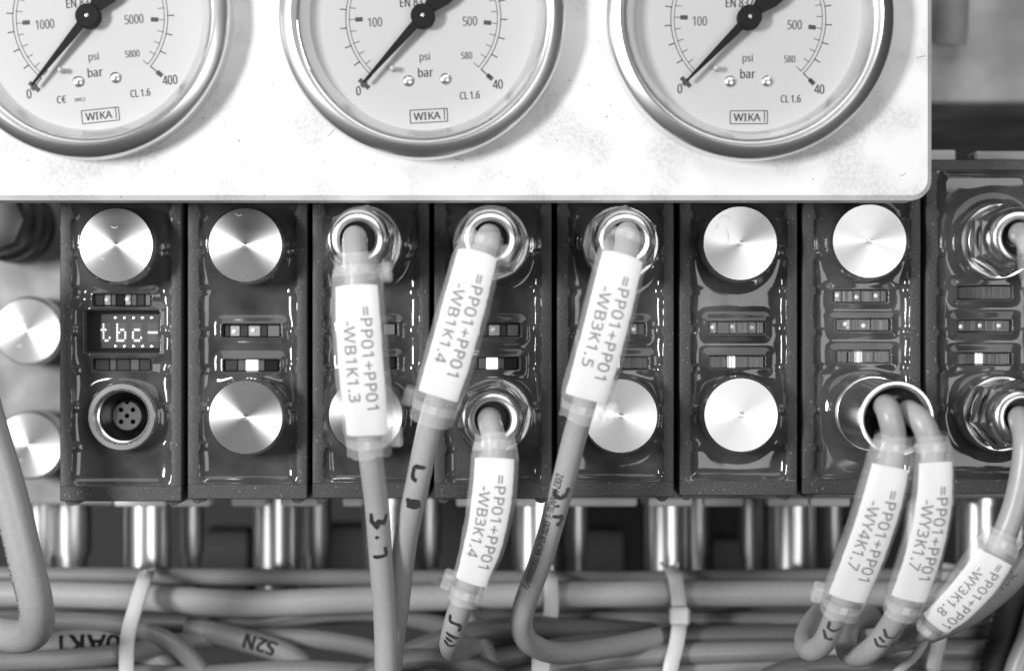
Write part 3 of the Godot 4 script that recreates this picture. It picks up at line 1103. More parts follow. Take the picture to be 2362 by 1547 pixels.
func build_modules() -> void:
	var R := 9.35
	var seg3 := [[0.02, 0.24, "d"], [0.26, 0.38, "g"], [0.4, 0.62, "L"], [0.64, 0.74, "g"], [0.76, 0.98, "k"]]
	var pale := [[0.03, 0.1, "d"], [0.12, 0.28, "b"], [0.3, 0.42, "d"], [0.44, 0.64, "b"], [0.66, 0.76, "d"], [0.78, 0.98, "m"]]
	var chips := [[0.02, 0.17, "d"], [0.19, 0.29, "b"], [0.31, 0.38, "g"], [0.4, 0.53, "k"], [0.55, 0.64, "b"], [0.66, 0.74, "g"], [0.76, 0.87, "d"], [0.9, 0.98, "m"]]
	var dull := [[0.02, 0.26, "d"], [0.28, 0.38, "g"], [0.4, 0.62, "d"], [0.64, 0.78, "g"], [0.8, 0.98, "d"]]
	var strip := [[0.02, 0.14, "b"], [0.16, 0.36, "m"], [0.38, 0.5, "b"], [0.52, 0.72, "m"], [0.74, 0.86, "b"], [0.88, 0.98, "g"]]
	var striplit := [[0.02, 0.2, "k"], [0.22, 0.33, "d"], [0.35, 0.49, "L"], [0.51, 0.7, "g"], [0.72, 0.98, "d"]]
	var low := [[0.02, 0.2, "k"], [0.22, 0.55, "d"], [0.57, 0.98, "k"]]
	var m := make_module(137, 418, 368, 1156, [[278, 563, R], [282, 960, 8.6]], [[212, 679, 346, 704, chips], [195, 719, 363, 812, []], [213, 829, 346, 854, dull]], "leftmost dark module, with a lit dot matrix display and an open round socket", true)
	make_socket(m, 281, 961)
	make_module(432, 708, 368, 1151, [[571, 568, R], [572, 960, R]], [[513, 750, 645, 776, pale], [514, 830, 640, 855, seg3]], "dark module with two plain metal caps, second from the left")
	make_module(720, 990, 368, 1149, [[842, 562, R], [848, 956, R]], [[787, 747, 912, 772, pale], [787, 825, 912, 850, seg3]], "third dark module from left, behind the marker WB1K1.3")
	make_module(1001, 1273, 368, 1150, [[1133, 561, R], [1138, 957, R]], [[1072, 748, 1198, 775, pale], [1072, 825, 1195, 851, seg3]], "dark module in the middle of the row, with cable plugs at top and bottom")
	make_module(1285, 1555, 368, 1146, [[1430, 563, R], [1427, 957, R]], [[1368, 746, 1488, 772, strip, 1], [1370, 824, 1495, 849, striplit, 1]], "dark module behind the marker WB3K1.5, plug on top and cap below")
	make_module(1568, 1840, 368, 1143, [[1701, 563, R], [1703, 955, R]], [[1637, 742, 1763, 769, strip, 1], [1637, 822, 1763, 848, striplit, 1]], "dark module with two plain metal caps right of the marker WB3K1.5")
	make_module(1852, 2125, 368, 1140, [[1993, 559, R], [2002, 952, R]], [[1926, 670, 2050, 696, strip, 1], [1930, 736, 2055, 761, pale, 1], [1932, 811, 2055, 836, striplit, 1]], "dark module with a cap above and a wide tube plug with two cables below")
	make_module(2137, 2412, 368, 1139, [[2295, 558, R], [2300, 952, R]], [[2212, 662, 2335, 687, low, 1], [2212, 739, 2335, 763, strip, 1], [2212, 815, 2335, 839, striplit, 1]], "rightmost dark module, its top edge showing beyond the white plate")
	var cap := make_cap()
	var spots := [[267, 565, "upper metal cap on the leftmost module, above the display"], [565, 565, "upper metal cap on the second module from the left"], [566, 962, "lower metal cap on the second module from the left"], [843, 958, "metal cap half hidden behind the lower end of marker WB1K1.3"], [1432, 959, "metal cap beside the lower end of marker WB3K1.5"], [1708, 561, "scratched metal cap, upper one of the module right of marker WB3K1.5"], [1710, 957, "lower metal cap of the module right of marker WB3K1.5"], [2007, 556, "metal cap under the rounded corner of the white plate, right end of the caps"]]
	cap.position = cap_at(spots[0][0], spots[0][1])
	cap.set_meta("label", spots[0][2])
	for k in range(1, spots.size()):
		copy(cap, cap_at(spots[k][0], spots[k][1]), spots[k][2], k * 0.8)
	for e in [[5, [[[-5.2, 5.6], [-4.2, 6.6], [-2.8, 6.4], [-2.2, 5.4]], [[-3.4, 3.4], [-2.6, 1.6], [-3.0, -0.2]], [[-5.6, 3.6], [-5.2, 4.6]]]], [0, [[[-1.2, 4.4], [-0.4, 4.0], [0.3, 4.3]], [[-3.6, -3.0], [-2.8, -3.4]]]], [1, [[[-2.4, 7.4], [-1.6, 6.9], [-0.8, 7.2]], [[-0.8, -7.0], [-0.4, -7.2]]]], [4, [[[1.6, -5.0], [2.0, -4.4]]]]]:
		var on: Node3D = get_node("screw_cap" if e[0] == 0 else "screw_cap_%03d" % e[0])
		var sb := MB.new()
		for line in e[1]:
			for k in line.size() - 1:
				stroke(sb, on.position, Vector2(line[k][0], line[k][1]), Vector2(line[k + 1][0], line[k + 1][1]), 0.2, 9.725)
		var mark := part(on, "scratch", sb, mats.dull_steel_shaded_nickel)
		mark.rotation.z = -on.rotation.z
	for s in [[62, 763, "blurred metal cap on the pale rear plate, the upper of two"], [65, 1027, "blurred metal cap on the pale rear plate behind the thick cable, the lower of two"]]:
		copy(cap, cap_at(s[0], s[1], -46.0), s[2], 0.3)

func build_cables() -> void:
	var g := "sensor cables with metal plugs on the modules"
	var ink: MB
	# module 3
	var t := thing("sensor_cable", "grey cable plugged into the third module, written 3.7 in black ink", "cable", P(842, 562, 0), g)
	make_plug(t, 842, 562, 0.35)
	var c := cable(t, "jacket", [P(819, 548, 19), P(818, 549, 27), P(818, 566, 33), P(821, 620, 35.5), P(830, 800, 36), P(847, 960, 33), P(856, 1060, 30), P(868, 1160, 25), P(880, 1310, 18), P(889, 1450, 12), P(891, 1620, 8)], 2.75, mats.cable_grey)
	ink = MB.new()
	# seven strokes of a figure written across, then a dot and a seven
	var at := run_to(c[1], P(872, 1165, 24))
	ink_strokes(c[1], 2.75, at, [[[-0.6, -1.2], [1.4, -1.3], [3.2, -0.2], [1.2, 0.5], [2.4, 1.6], [0.2, 2.6]], [[5.4, -0.5], [6.0, -0.1]], [[8.4, 1.4], [10.6, 1.7]], [[10.6, 1.7], [11.0, -1.6]]], 1.25, ink)
	part(c[0], "handwriting", ink, mats.ink)
	make_marker([[821, 592, 35.5, 50], [824, 650, 36.5, 60], [829, 760, 37, 64], [837, 870, 36, 64], [846, 960, 34, 60], [852, 1044, 31, 53]], "=PP01+PP01", "-WB1K1.3", "leftmost clear cable marker, printed =PP01+PP01 -WB1K1.3", 4.4, [0.15, 0.87], [0.085, 0.92], [1, 1])
	# module 4, upper
	t = thing("sensor_cable", "grey cable plugged into the top of the middle module, inked 4.1", "cable", P(1133, 561, 0), g)
	make_plug(t, 1133, 561, 0.1)
	c = cable(t, "jacket", [P(1128, 545, 19), P(1127, 546, 26), P(1118, 575, 31), P(1093, 650, 33.5), P(1045, 800, 34), P(1003, 940, 31), P(985, 1010, 29), P(962, 1120, 25), P(935, 1250, 17), P(917, 1400, 6), P(905, 1500, -4), P(890, 1640, -14)], 2.75, mats.cable_grey)
	ink = MB.new()
	at = run_to(c[1], P(972, 1070, 27))
	ink_strokes(c[1], 2.75, at, [[[0, 1.2], [0.2, -1.5]], [[0.2, -1.5], [3.2, -1.4], [3.3, -0.2]]], 1.2, ink)
	ink_strokes(c[1], 2.75, at + 7.4, [[[1.6, -1.8], [1.0, 0.4], [2.2, 1.7], [2.6, -1.4]]], 1.6, ink)
	part(c[0], "handwriting", ink, mats.ink)
	make_marker([[1113, 548, 32, 52], [1096, 610, 34.5, 58], [1068, 715, 35.5, 61], [1038, 825, 34.5, 61], [1012, 910, 32.5, 58], [996, 968, 30.5, 52]], "=PP01+PP01", "-WB1K1.4", "clear cable marker printed -WB1K1.4, tilted before the middle module", 4.3, [0.115, 0.84], [0.06, 0.91], [1, -1])
	# module 4, lower
	t = thing("sensor_cable", "grey cable plugged into the bottom of the middle module, curling back below its marker", "cable", P(1138, 957, 0), g)
	make_plug(t, 1138, 957, 0.3)
	c = cable(t, "jacket", [P(1129, 966, 19), P(1129, 970, 25), P(1137, 1005, 28), P(1140, 1060, 28.5), P(1128, 1180, 27), P(1092, 1310, 23), P(1062, 1400, 19), P(1046, 1455, 15), P(1040, 1488, 8), P(1050, 1500, -4), P(1090, 1490, -25), P(1200, 1470, -45)], 2.75, mats.cable_grey)
	ink = MB.new()
	at = run_to(c[1], P(1060, 1405, 18))
	ink_strokes(c[1], 2.75, at, [[[0.4, -1.9], [2.0, -1.6], [2.0, 0.4], [2.6, 1.4], [4.0, 1.2]], [[5.2, -1.7], [6.0, 1.6]], [[6.4, -1.5], [7.2, 0.2]], [[7.6, -1.7], [9.0, -0.4], [8.4, 1.2]]], 0.9, ink)
	part(c[0], "handwriting", ink, mats.ink)
	make_marker([[1140, 998, 29, 47], [1141, 1055, 29.5, 56], [1135, 1140, 29.5, 57], [1119, 1235, 28, 54], [1093, 1320, 25, 46], [1072, 1382, 22, 38]], "=PP01+PP01", "-WB3K1.4", "short clear cable marker printed -WB3K1.4, hanging below the middle module", 4.0, [0.135, 0.84], [0.07, 0.92], [0, -1], 2.35)
	# module 5
	t = thing("sensor_cable", "grey cable with fine printed text running down from marker WB3K1.5", "cable", P(1430, 563, 0), g)
	make_plug(t, 1430, 563, 0.45)
	c = cable(t, "jacket", [P(1446, 541, 19), P(1447, 541, 26), P(1446, 568, 31), P(1428, 640, 34), P(1385, 800, 34.5), P(1345, 940, 31), P(1325, 1010, 28), P(1295, 1130, 23), P(1252, 1280, 15), P(1212, 1390, 8), P(1203, 1440, 4), P(1222, 1482, -2), P(1290, 1506, -12), P(1420, 1490, -26), P(1580, 1455, -42)], 2.75, mats.cable_grey)
	ink = MB.new()
	at = run_to(c[1], P(1310, 1122, 23))
	ink_strokes(c[1], 2.75, at, [[[-1.0, 1.4], [0.8, 1.2], [2.0, 0.2], [1.6, -1.4], [0.2, -1.6]], [[3.8, -0.2], [4.4, 0.1]], [[6.6, 2.0], [7.0, -0.6]], [[6.6, 2.0], [8.6, 1.6], [9.0, 0.8]]], 1.2, ink)
	part(c[0], "handwriting", ink, mats.ink)
	ink = MB.new()
	cable_text(c[1], 2.75, "FLAMMWIDRIG NACH EN 50265  1- TIONN 26-230/2", run_to(c[1], P(1262, 1225, 18)), -1.45, 1.75, 0.56, true, ink, 0.025)
	part(c[0], "printed_line", ink, mats.ink)
	make_marker([[1450, 548, 32, 46], [1432, 605, 35, 60], [1409, 700, 36, 62], [1381, 810, 35, 62], [1355, 900, 32.5, 60], [1338, 962, 30, 50]], "=PP01+PP01", "-WB3K1.5", "clear cable marker printed -WB3K1.5, right of the middle module", 4.3, [0.14, 0.86], [0.05, 0.92], [0, 1])
	# module 7: a wide tube plug with two cables
	t = thing("tube_plug", "wide metal tube plug filled with dark resin, two cables leaving it", "cable", P(2002, 952, 0), g)
	var o := P(2006, 952, 4)
	o.z = 0
	var b := MB.new()
	lathe(b, [[9.2, -1.7], [9.2, 8.0], [9.0, 8.4]], o, 150, 0.18)
	part(t, "knurled_collar", b, mats.knurl_metal)
	b = MB.new()
	lathe(b, [[9.0, 8.4], [8.75, 8.6], [8.6, 8.6], [8.45, 8.9], [8.45, 33.0], [8.35, 33.4], [8.1, 33.6], [7.4, 33.6], [7.1, 33.4], [6.95, 33.0], [6.95, 26.0]], o, 96)
	part(t, "tube", b, mats.chrome)
	b = MB.new()
	lathe(b, [[6.97, 30.5], [6.2, 29.9], [5.0, 29.6], [0.01, 29.5]], o, 48)
	part(t, "potting", b, mats.rubber_black)
	c = cable(t, "cable", [P(2044, 938, 27), P(2044, 938, 33), P(2052, 955, 37), P(2062, 1010, 36.5), P(2045, 1110, 35), P(1990, 1265, 30), P(1945, 1385, 24), P(1925, 1430, 20), P(1900, 1482, 14), P(1872, 1500, 8), P(1858, 1478, -2), P(1872, 1440, -14), P(1910, 1400, -30), P(1960, 1380, -45)], 2.7, mats.cable_grey)
	ink = MB.new()
	at = run_to(c[1], P(1918, 1440, 23))
	ink_strokes(c[1], 2.7, at - 0.6, [[[0.2, -1.6], [2.4, -1.4], [2.6, 0.2], [1.2, 1.6]], [[3.6, -2.2], [5.6, -1.0], [5.4, 0.6]]], 1.0, ink)
	part(c[0], "handwriting", ink, mats.ink)
	c = cable(t, "cable", [P(2098, 952, 27), P(2100, 952, 33), P(2128, 975, 36.5), P(2148, 1030, 36.5), P(2150, 1130, 35), P(2120, 1280, 31), P(2078, 1400, 24.5), P(2050, 1450, 20), P(2008, 1500, 14), P(1972, 1512, 6), P(1952, 1490, -4), P(1962, 1450, -18), P(2010, 1420, -36)], 2.7, mats.cable_grey)
	ink = MB.new()
	at = run_to(c[1], P(2045, 1458, 22))
	ink_strokes(c[1], 2.7, at - 1.0, [[[0.0, -1.8], [1.8, -0.2], [1.4, 1.6], [-0.6, 2.4]], [[3.0, -1.6], [3.6, 0.2]], [[4.4, -2.2], [5.4, -0.6], [4.6, 1.4]]], 1.0, ink)
	part(c[0], "handwriting", ink, mats.ink)
	make_marker([[2063, 1000, 36.5, 42], [2052, 1060, 36, 53], [2028, 1160, 34.5, 57], [1993, 1265, 31, 57], [1955, 1360, 26, 54], [1936, 1408, 23, 47]], "=PP01+PP01", "-WY4K1.7", "clear cable marker printed -WY4K1.7, left one of two from the tube plug", 4.2, [0.15, 0.87], [0.06, 0.93], [0, -1], 2.45)
	make_marker([[2148, 1000, 36.5, 40], [2153, 1070, 36, 48], [2148, 1165, 34.5, 51], [2128, 1265, 31.5, 51], [2098, 1355, 27, 50], [2078, 1412, 24, 43]], "=PP01+PP01", "-WY3K1.7", "clear cable marker printed -WY3K1.7, right one of two from the tube plug", 4.1, [0.13, 0.87], [0.06, 0.93], [0, 0], 2.45)
	# module 8
	t = thing("sensor_cable", "grey cable plugged into the top of the rightmost module, leaving the picture", "cable", P(2295, 558, 0), g)
	make_plug(t, 2295, 558, 0.5)
	c = cable(t, "jacket", [P(2356, 541, 19), P(2357, 541, 26), P(2374, 556, 32), P(2408, 630, 35), P(2450, 820, 35), P(2470, 1100, 30)], 2.75, mats.cable_grey)
	make_marker([[2384, 556, 32, 40], [2404, 615, 35, 52], [2434, 720, 36, 58], [2454, 830, 35, 56]], "", "", "clear cable marker cut off by the right edge, upper right plug", 4.2, [0.2, 0.9], [0.1, 0.92], [0, 0])
	t = thing("sensor_cable", "grey cable plugged into the bottom of the rightmost module, curving into its marker", "cable", P(2300, 952, 0), g)
	make_plug(t, 2300, 952, 0.2)
	c = cable(t, "jacket", [P(2354, 966, 19), P(2356, 968, 26), P(2366, 1010, 31), P(2362, 1080, 32), P(2342, 1170, 31.5), P(2312, 1245, 30.5), P(2270, 1320, 28), P(2210, 1395, 23), P(2150, 1440, 17), P(2090, 1462, 5), P(2010, 1475, -15), P(1900, 1480, -38)], 2.8, mats.cable_grey)
	make_marker([[2316, 1228, 31, 46], [2292, 1275, 31, 56], [2255, 1332, 29, 56], [2208, 1385, 26, 52], [2170, 1418, 22.5, 46], [2142, 1438, 19, 38]], "=PP01+PP01", "-WY3K1.8", "clear cable marker printed -WY3K1.8, slanting at the lower right corner", 4.0, [0.17, 0.86], [0.09, 0.94], [0, 0], 2.1)
	# the thick pale cable at the left and one behind the lower right marker
	t = thing("thick_cable", "thick pale cable hanging at the left edge and bending back", "cable", P(-90, 640, 26))
	b = MB.new()
	var thick := spline([P(-90, 640, 26), P(-48, 900, 23), P(18, 1130, 21), P(62, 1310, 19), P(82, 1400, 16), P(80, 1452, 10), P(40, 1468, 2), P(-40, 1455, -6), P(-160, 1440, -12)], 12)
	tube(b, thick, 4.05, 24)
	var jk := part(t, "jacket", b, mats.cable_light)
	ink = MB.new()
	cable_text(thick, 4.05, "0.6/1 kV 5G1.5 EN 50525 VDE", run_to(thick, P(50, 1290, 19)), -4.3, 1.7, 0.8, false, ink)
	part(jk, "printed_line", ink, mats.ink)
	t = thing("loose_cable", "grey cable behind the slanting marker in the lower right corner", "cable", P(2420, 1230, 8))
	c = cable(t, "jacket", [P(2440, 1180, 10), P(2385, 1270, 9), P(2320, 1352, 6), P(2220, 1425, 0), P(2110, 1468, -8), P(2000, 1490, -22), P(1880, 1500, -40)], 2.75, mats.cable_grey)
	ink = MB.new()
	cable_text(c[1], 2.75, "26/2-1", run_to(c[1], P(2335, 1335, 7)), -1.4, 1.6, 0.8, false, ink)
	part(c[0], "printed_line", ink, mats.ink)

func run_to(path: PackedVector3Array, p: Vector3) -> float:   # mm along the path to its point nearest p
	var best := 0.0
	var least := 1e9
	var run := 0.0
	for k in path.size():
		if k: run += path[k].distance_to(path[k - 1]) * 1000.0
		var d := path[k].distance_to(p)
		if d < least:
			least = d; best = run
	return best

func nth(k: int, n: int) -> String:
	var w := ["first", "second", "third", "fourth", "fifth", "sixth", "seventh", "eighth"]
	return w[k] + " from the left" if k <= n / 2 else (w[n - 1 - k] + " from the right")

func build_rear() -> void:
	# back of the cabinet; its near-black colour carries the shade of the recess
	var b := MB.new()
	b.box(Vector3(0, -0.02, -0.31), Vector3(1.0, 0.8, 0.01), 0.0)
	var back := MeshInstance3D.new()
	back.name = "back_wall"; back.mesh = b.mesh(); back.material_override = mats.rear_shade
	back.set_meta("kind", "structure"); back.set_meta("label", "back of the cabinet behind everything, recess shade put into its near-black colour"); back.set_meta("category", "wall")
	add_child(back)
	# pale plate at the left with a plug
	b = MB.new()
	var p := P(-200, 1165, -58)
	var q := P(260, 380, -58)
	b.box(Vector3((p.x + q.x) / 2, (p.y + q.y) / 2, -0.061), Vector3(q.x - p.x, q.y - p.y, 0.006), 0.6 * MM)
	single("rear_plate", b, mats.rear_plate, "pale mottled metal plate behind the row at the left edge", "plate")
	var t := thing("rear_plug", "blurred dark plug on the pale rear plate, upper left", "plug", P(40, 520, -58))
	var o := P(40, 520, -58)
	b = MB.new()
	lathe(b, [[10.5, 0], [10.5, 5], [9.6, 6], [9.6, 8], [10.2, 8.6], [10.2, 13], [9.0, 14], [8.6, 18]], o, 48)
	part(t, "collar", b, mats.dark_metal)
	b = MB.new()
	lathe(b, [[9.2, 17], [9.2, 22], [8.2, 24], [5.0, 25], [0.01, 25]], o, 8)
	part(t, "nut", b, mats.dark_metal)
	# grey panel and dark gap at the upper right
	b = MB.new()
	p = P(2040, 238, -60); q = P(2560, -150, -60)
	b.box(Vector3((p.x + q.x) / 2, (p.y + q.y) / 2, -0.185), Vector3(q.x - p.x, q.y - p.y, 0.25), 0.8 * MM)  # box drawn out far behind its face, shaped to darken the gap beneath
	single("rear_cabinet", b, mats.rear_panel, "blurred grey cabinet side behind the plate, upper right corner", "cabinet")
	b = MB.new()
	tube(b, PackedVector3Array([P(2200, -150, -55), P(2195, 60, -55), P(2190, 100, -56)]), 4.6, 24)
	single("rear_post", b, mats.rear_plate, "short blurred round post before the grey panel, upper right", "post")
	b = MB.new()
	p = P(2120, 372, -14); q = P(2206, 345, -14)
	b.box(Vector3((p.x + q.x) / 2, (p.y + q.y) / 2, -0.018), Vector3(q.x - p.x, q.y - p.y, 0.008), 0.4 * MM)
	single("top_bracket", b, mats.bracket, "small pale bracket above the rightmost module beside the plate", "bracket")
	b = MB.new()
	p = P(2250, 372, -20); q = P(2480, 348, -20)
	b.box(Vector3((p.x + q.x) / 2, (p.y + q.y) / 2, -0.024), Vector3(q.x - p.x, q.y - p.y, 0.008), 0.6 * MM)
	single("top_rail", b, mats.rear_panel, "grey rail piece above the rightmost module at the right edge", "rail")
	# manifold block added behind the modules, made deep to shade the slots
	b = MB.new()
	p = P(150, 1150, -36); q = P(2500, 400, -36)
	b.box(Vector3((p.x + q.x) / 2, (p.y + q.y) / 2, -0.166), Vector3(q.x - p.x, q.y - p.y, 0.26), 0.6 * MM)
	single("added_manifold", b, mats.rear_plate, "pale manifold block added behind the modules to shade the slots, seen only along its lower edge", "manifold")
	# pale clips along the lower edge of the row
	var clips := [[262, 382], [392, 484], [532, 612], [646, 736], [790, 838], [1052, 1096], [1190, 1236], [1310, 1470], [1496, 1600], [1625, 1716], [1772, 1868], [1872, 1964], [2176, 2202]]
	for k in clips.size():
		b = MB.new()
		p = P(clips[k][0], 1168, -36.4); q = P(clips[k][1], 1146, -36.4)
		b.box(Vector3((p.x + q.x) / 2, (p.y + q.y) / 2, -0.0404), Vector3(q.x - p.x, q.y - p.y, 0.008), 0.5 * MM)
		single("rail_clip", b, mats.bracket, "pale blurred clip under the modules, " + nth(k, clips.size()), "clip", "pale clips under the modules")
	# nickel fittings hanging below the row
	var proto: Node3D = null
	var names := ["below the leftmost module", "below the second module from the left", "behind the cable written 3.7", "right of the short marker WB3K1.4", "below the module right of marker WB3K1.5", "left of the marker WY4K1.7", "right of the marker WY3K1.7"]
	var fx := [340, 637, 890, 1235, 1540, 1828, 2262]
	for k in fx.size():
		var at := P(fx[k], 1160, -58)
		if proto == null:
			proto = thing("pipe_fitting", "bright blurred nickel fitting " + names[k], "fitting", at, "nickel fittings below the modules")
			b = MB.new()
			lathe_y(b, [[0, 6.4], [17, 6.4], [20, 6.0], [30, 5.6]], at)
			part(proto, "barrel", b, mats.nickel)
			b = MB.new()
			lathe_y(b, [[-4, 7.2], [0, 7.2]], at)
			part(proto, "collar", b, mats.nickel)
		else:
			copy(proto, at, "bright blurred nickel fitting " + names[k])
	var thin := [[95, 4.0], [165, 5.5], [440, 3.6], [728, 4.4], [985, 4.0], [1330, 3.2], [1610, 3.0], [1735, 3.6], [1920, 3.0], [2110, 4.0], [2345, 3.6]]
	for k in thin.size():
		b = MB.new()
		lathe_y(b, [[-6, thin[k][1]], [13, thin[k][1]], [15, thin[k][1] * 0.8], [30, thin[k][1] * 0.75]], P(thin[k][0], 1165, -80))
		single("pipe_stub", b, mats.dull_steel_shaded_nickel, "dim blurred pipe stub below the modules, " + nth(k, thin.size()), "pipe", "dim pipe stubs below the modules")  # nickel like the fittings; the darker metal paints in their shade
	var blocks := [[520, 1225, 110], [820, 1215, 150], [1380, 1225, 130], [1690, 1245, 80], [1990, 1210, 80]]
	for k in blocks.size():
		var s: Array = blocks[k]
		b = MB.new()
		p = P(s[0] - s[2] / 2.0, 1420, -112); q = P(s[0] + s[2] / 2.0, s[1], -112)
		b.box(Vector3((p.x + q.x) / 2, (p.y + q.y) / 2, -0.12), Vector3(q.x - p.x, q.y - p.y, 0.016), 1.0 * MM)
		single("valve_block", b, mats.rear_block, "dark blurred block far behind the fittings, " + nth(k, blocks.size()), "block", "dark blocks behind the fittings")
	# the bundle of cables that runs along the bottom
	var run := [
		[[[-150, 1325, -44], [300, 1328, -44], [800, 1332, -46], [1400, 1336, -46], [2000, 1330, -46], [2560, 1335, -46]], 2.3, "cable_mid", "uppermost thin grey cable of the rear bundle"],
		[[[-150, 1368, -36], [150, 1372, -36], [330, 1378, -36], [560, 1392, -38], [800, 1384, -38], [1200, 1372, -38], [1700, 1368, -38], [2560, 1372, -40]], 3.6, "cable_light", "thick pale cable, second from the top of the rear bundle"],
		[[[-150, 1425, -52], [200, 1418, -52], [380, 1435, -50], [600, 1432, -48], [760, 1412, -44], [900, 1415, -44], [1100, 1470, -46], [1200, 1530, -48], [1260, 1640, -50]], 2.7, "cable_mid", "grey cable arching above the left cables and dipping at the centre"],
		[[[-150, 1412, -56], [600, 1418, -58], [1100, 1408, -56], [1500, 1405, -54], [2560, 1400, -54]], 3.0, "cable_mid", "grey cable just under the thick pale one"],
		[[[-150, 1450, -30], [60, 1438, -30], [200, 1436, -30], [330, 1455, -30], [420, 1500, -30], [480, 1580, -30], [500, 1680, -30]], 2.5, "cable_mid", "grey cable curving down past the left tie"],
		[[[-150, 1500, -28], [80, 1490, -28], [200, 1482, -29], [300, 1490, -32], [380, 1540, -34], [420, 1660, -36]], 3.6, "cable_light", "pale cable with large black lettering at the lower left"],
		[[[-150, 1530, -20], [100, 1522, -22], [260, 1510, -24], [420, 1480, -36], [560, 1470, -42], [760, 1478, -42], [920, 1520, -42], [1000, 1600, -44]], 2.6, "cable_mid", "grey cable crossing the lower left and bowing at the centre"],
		[[[430, 1448, -40], [560, 1475, -38], [680, 1520, -36], [740, 1600, -36], [760, 1700, -36]], 3.2, "cable_mid", "grey cable ending with inked marks at the lower left centre"],
		[[[-150, 1560, -30], [200, 1552, -30], [420, 1565, -30], [700, 1552, -32], [1000, 1575, -34]], 3.4, "cable_mid", "lowest grey cable along the bottom edge at the left"],
		[[[860, 1560, -24], [960, 1500, -24], [1080, 1462, -26], [1180, 1448, -28], [1300, 1450, -34], [1500, 1460, -44]], 3.0, "cable_dark", "dark cable rising from the tie at the bottom centre"],
		[[[900, 1600, -26], [1040, 1545, -26], [1200, 1508, -26], [1400, 1480, -32], [1620, 1465, -38], [2100, 1462, -42], [2560, 1460, -42]], 2.7, "cable_dark", "dark grey cable sweeping up to the right from bottom centre"],
		[[[1000, 1330, -50], [1060, 1400, -34], [1110, 1480, -26], [1140, 1560, -24], [1150, 1680, -24]], 2.4, "cable_mid", "grey cable dropping steeply behind the short marker WB3K1.4"],
		[[[780, 1600, -20], [900, 1530, -20], [1010, 1518, -22], [1130, 1548, -22], [1240, 1640, -24]], 2.6, "cable_dark", "dark cable arching at the bottom edge right of the cable written 3.7"],
		[[[1680, 1640, -22], [1780, 1560, -22], [1900, 1535, -24], [2060, 1548, -24], [2200, 1600, -24]], 2.7, "cable_dark", "dark cable arching at the bottom edge below the tube plug's cables"],
		[[[1180, 1432, -46], [1500, 1430, -46], [1900, 1432, -46], [2560, 1428, -46]], 2.5, "cable_mid", "grey cable with tiny print right of the centre"],
		[[[1020, 1650, -30], [1160, 1572, -30], [1320, 1530, -32], [1560, 1508, -34], [1900, 1502, -36], [2560, 1500, -36]], 2.9, "cable_mid", "grey cable low in the bundle at the right"],
		[[[1150, 1600, -36], [1400, 1552, -36], [1700, 1540, -36], [2560, 1538, -36]], 2.9, "cable_mid", "lowest grey cable of the bundle at the right"],
	]
	for s in run:
		var pts := []
		for e in s[0]: pts.append(P(e[0], e[1], e[2]))
		b = MB.new()
		var path := spline(pts, 14)
		tube(b, path, s[1], 18)
		var inked: bool = "lettering" in s[3] or "inked" in s[3] or "print" in s[3]
		if not inked:
			single("bundle_cable", b, mats[s[2]], s[3], "cable", "cables of the rear bundle")
			continue
		t = thing("bundle_cable", s[3], "cable", pts[0], "cables of the rear bundle")
		var j := part(t, "jacket", b, mats[s[2]])
		b = MB.new()
		if "large" in s[3]:
			cable_text(path, s[1], "0AK1", run_to(path, P(205, 1482, -29)), 0.4, 4.6, 1.05, true, b, 0.22)
		elif "inked" in s[3]:
			cable_text(path, s[1], "S2N", run_to(path, P(600, 1490, -37)), 0.6, 3.6, 1.0, true, b, 0.22)
		else:
			cable_text(path, s[1], "4G0.75 EN 50525 300V", run_to(path, P(1420, 1430, -46)), -0.6, 1.2, 0.9, false, b)
			cable_text(path, s[1], "4G0.75 EN 50525", run_to(path, P(1720, 1430, -46)), -0.6, 1.2, 0.9, false, b)
		part(j, "black_marks", b, mats.ink)
	tie_loop([P(345, 1306, -48), P(332, 1330, -30), P(312, 1395, -24), P(296, 1450, -20), P(290, 1500, -18), P(292, 1640, -20)], 3.6, "white tie round the cables at the lower left")
	tie_loop([P(1250, 1310, -48), P(1268, 1330, -34), P(1272, 1400, -32), P(1262, 1470, -34), P(1255, 1530, -30), P(1252, 1640, -30)], 3.8, "white tie right of the cable with fine print", P(1250, 1530, -20))
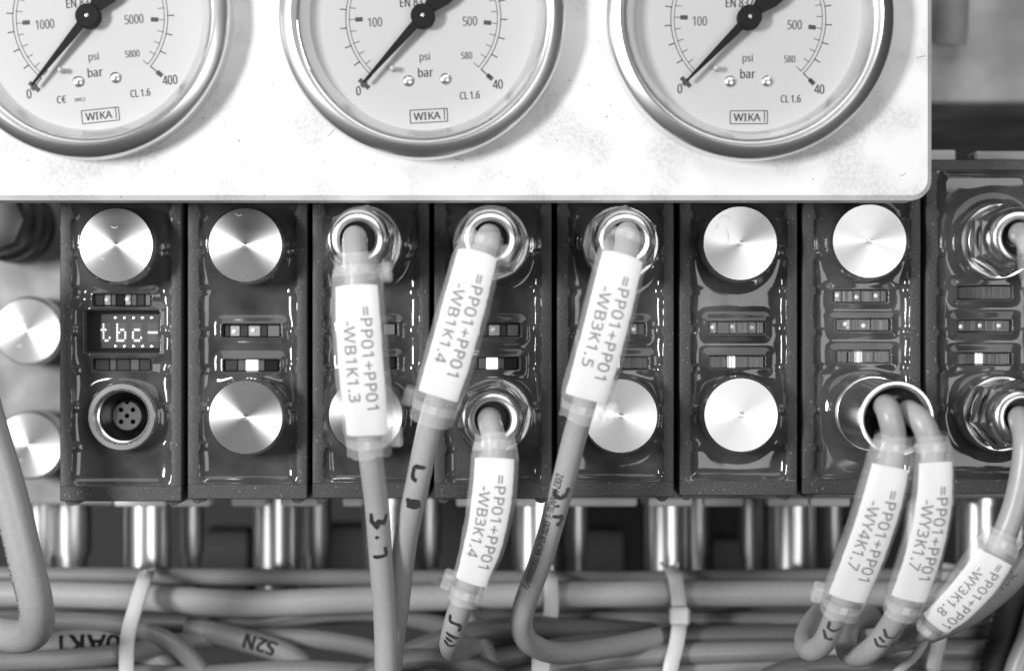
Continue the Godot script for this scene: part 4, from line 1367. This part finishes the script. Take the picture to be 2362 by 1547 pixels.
	tie_loop([P(1540, 1303, -48), P(1556, 1320, -34), P(1565, 1380, -32), P(1568, 1430, -31), P(1562, 1480, -30), P(1548, 1540, -28), P(1540, 1640, -28)], 3.8, "white tie with a square head at the lower right centre", P(1568, 1420, -30))
	tie_loop([P(2190, 1300, -48), P(2185, 1400, -30), P(2172, 1460, -26), P(2155, 1540, -26), P(2150, 1640, -28)], 3.4, "white tie under the slanting marker at the lower right")
	b = MB.new()
	tube(b, spline([P(2150, 1435, 2), P(2138, 1470, -4), P(2110, 1515, -8), P(2070, 1550, -12), P(1990, 1620, -16)], 8), 1.1, 12)
	single("thin_strap", b, mats.nylon_white, "thin pale strap tail running down left under the slanting marker", "strap")
	# black ribbed hose and a pale one at the right edge
	b = MB.new()
	var hose := spline([P(2340, 1280, -34), P(2345, 1380, -30), P(2322, 1470, -28), P(2300, 1560, -28), P(2290, 1660, -28)], 140)
	tube(b, hose, 4.6, 20, -1.0)
	single("ribbed_hose", b, mats.hose_black, "black ribbed hose at the right edge below the slanting marker", "hose")
	b = MB.new()
	tube(b, spline([P(2400, 1380, -20), P(2375, 1470, -20), P(2345, 1550, -20), P(2330, 1650, -20)], 8), 3.0, 16)
	single("edge_cable", b, mats.cable_light, "pale cable cut off by the lower right edge", "cable")

# profile [[down, r], ...] in mm round the vertical through o
func lathe_y(b: MB, prof: Array, o: Vector3) -> void:
	var rows := []
	var ns := []
	var us := []
	for p in prof:
		var row := PackedVector3Array()
		var nr := PackedVector3Array()
		var ur := PackedVector2Array()
		for j in 37:
			var a := TAU * (j % 36) / 36.0
			row.append(o + Vector3(cos(a) * p[1], -p[0], sin(a) * p[1]) * MM)
			nr.append(Vector3(cos(a), 0, sin(a))); ur.append(Vector2(j / 36.0, p[0] * 0.05))
		rows.append(row); ns.append(nr); us.append(ur)
	b.grid(rows, ns, us)
	for e in [0, prof.size() - 1]:
		var q := []
		for j in 36: q.append(rows[e][j])
		b.poly(q, Vector3(0, -1 if e else 1, 0))
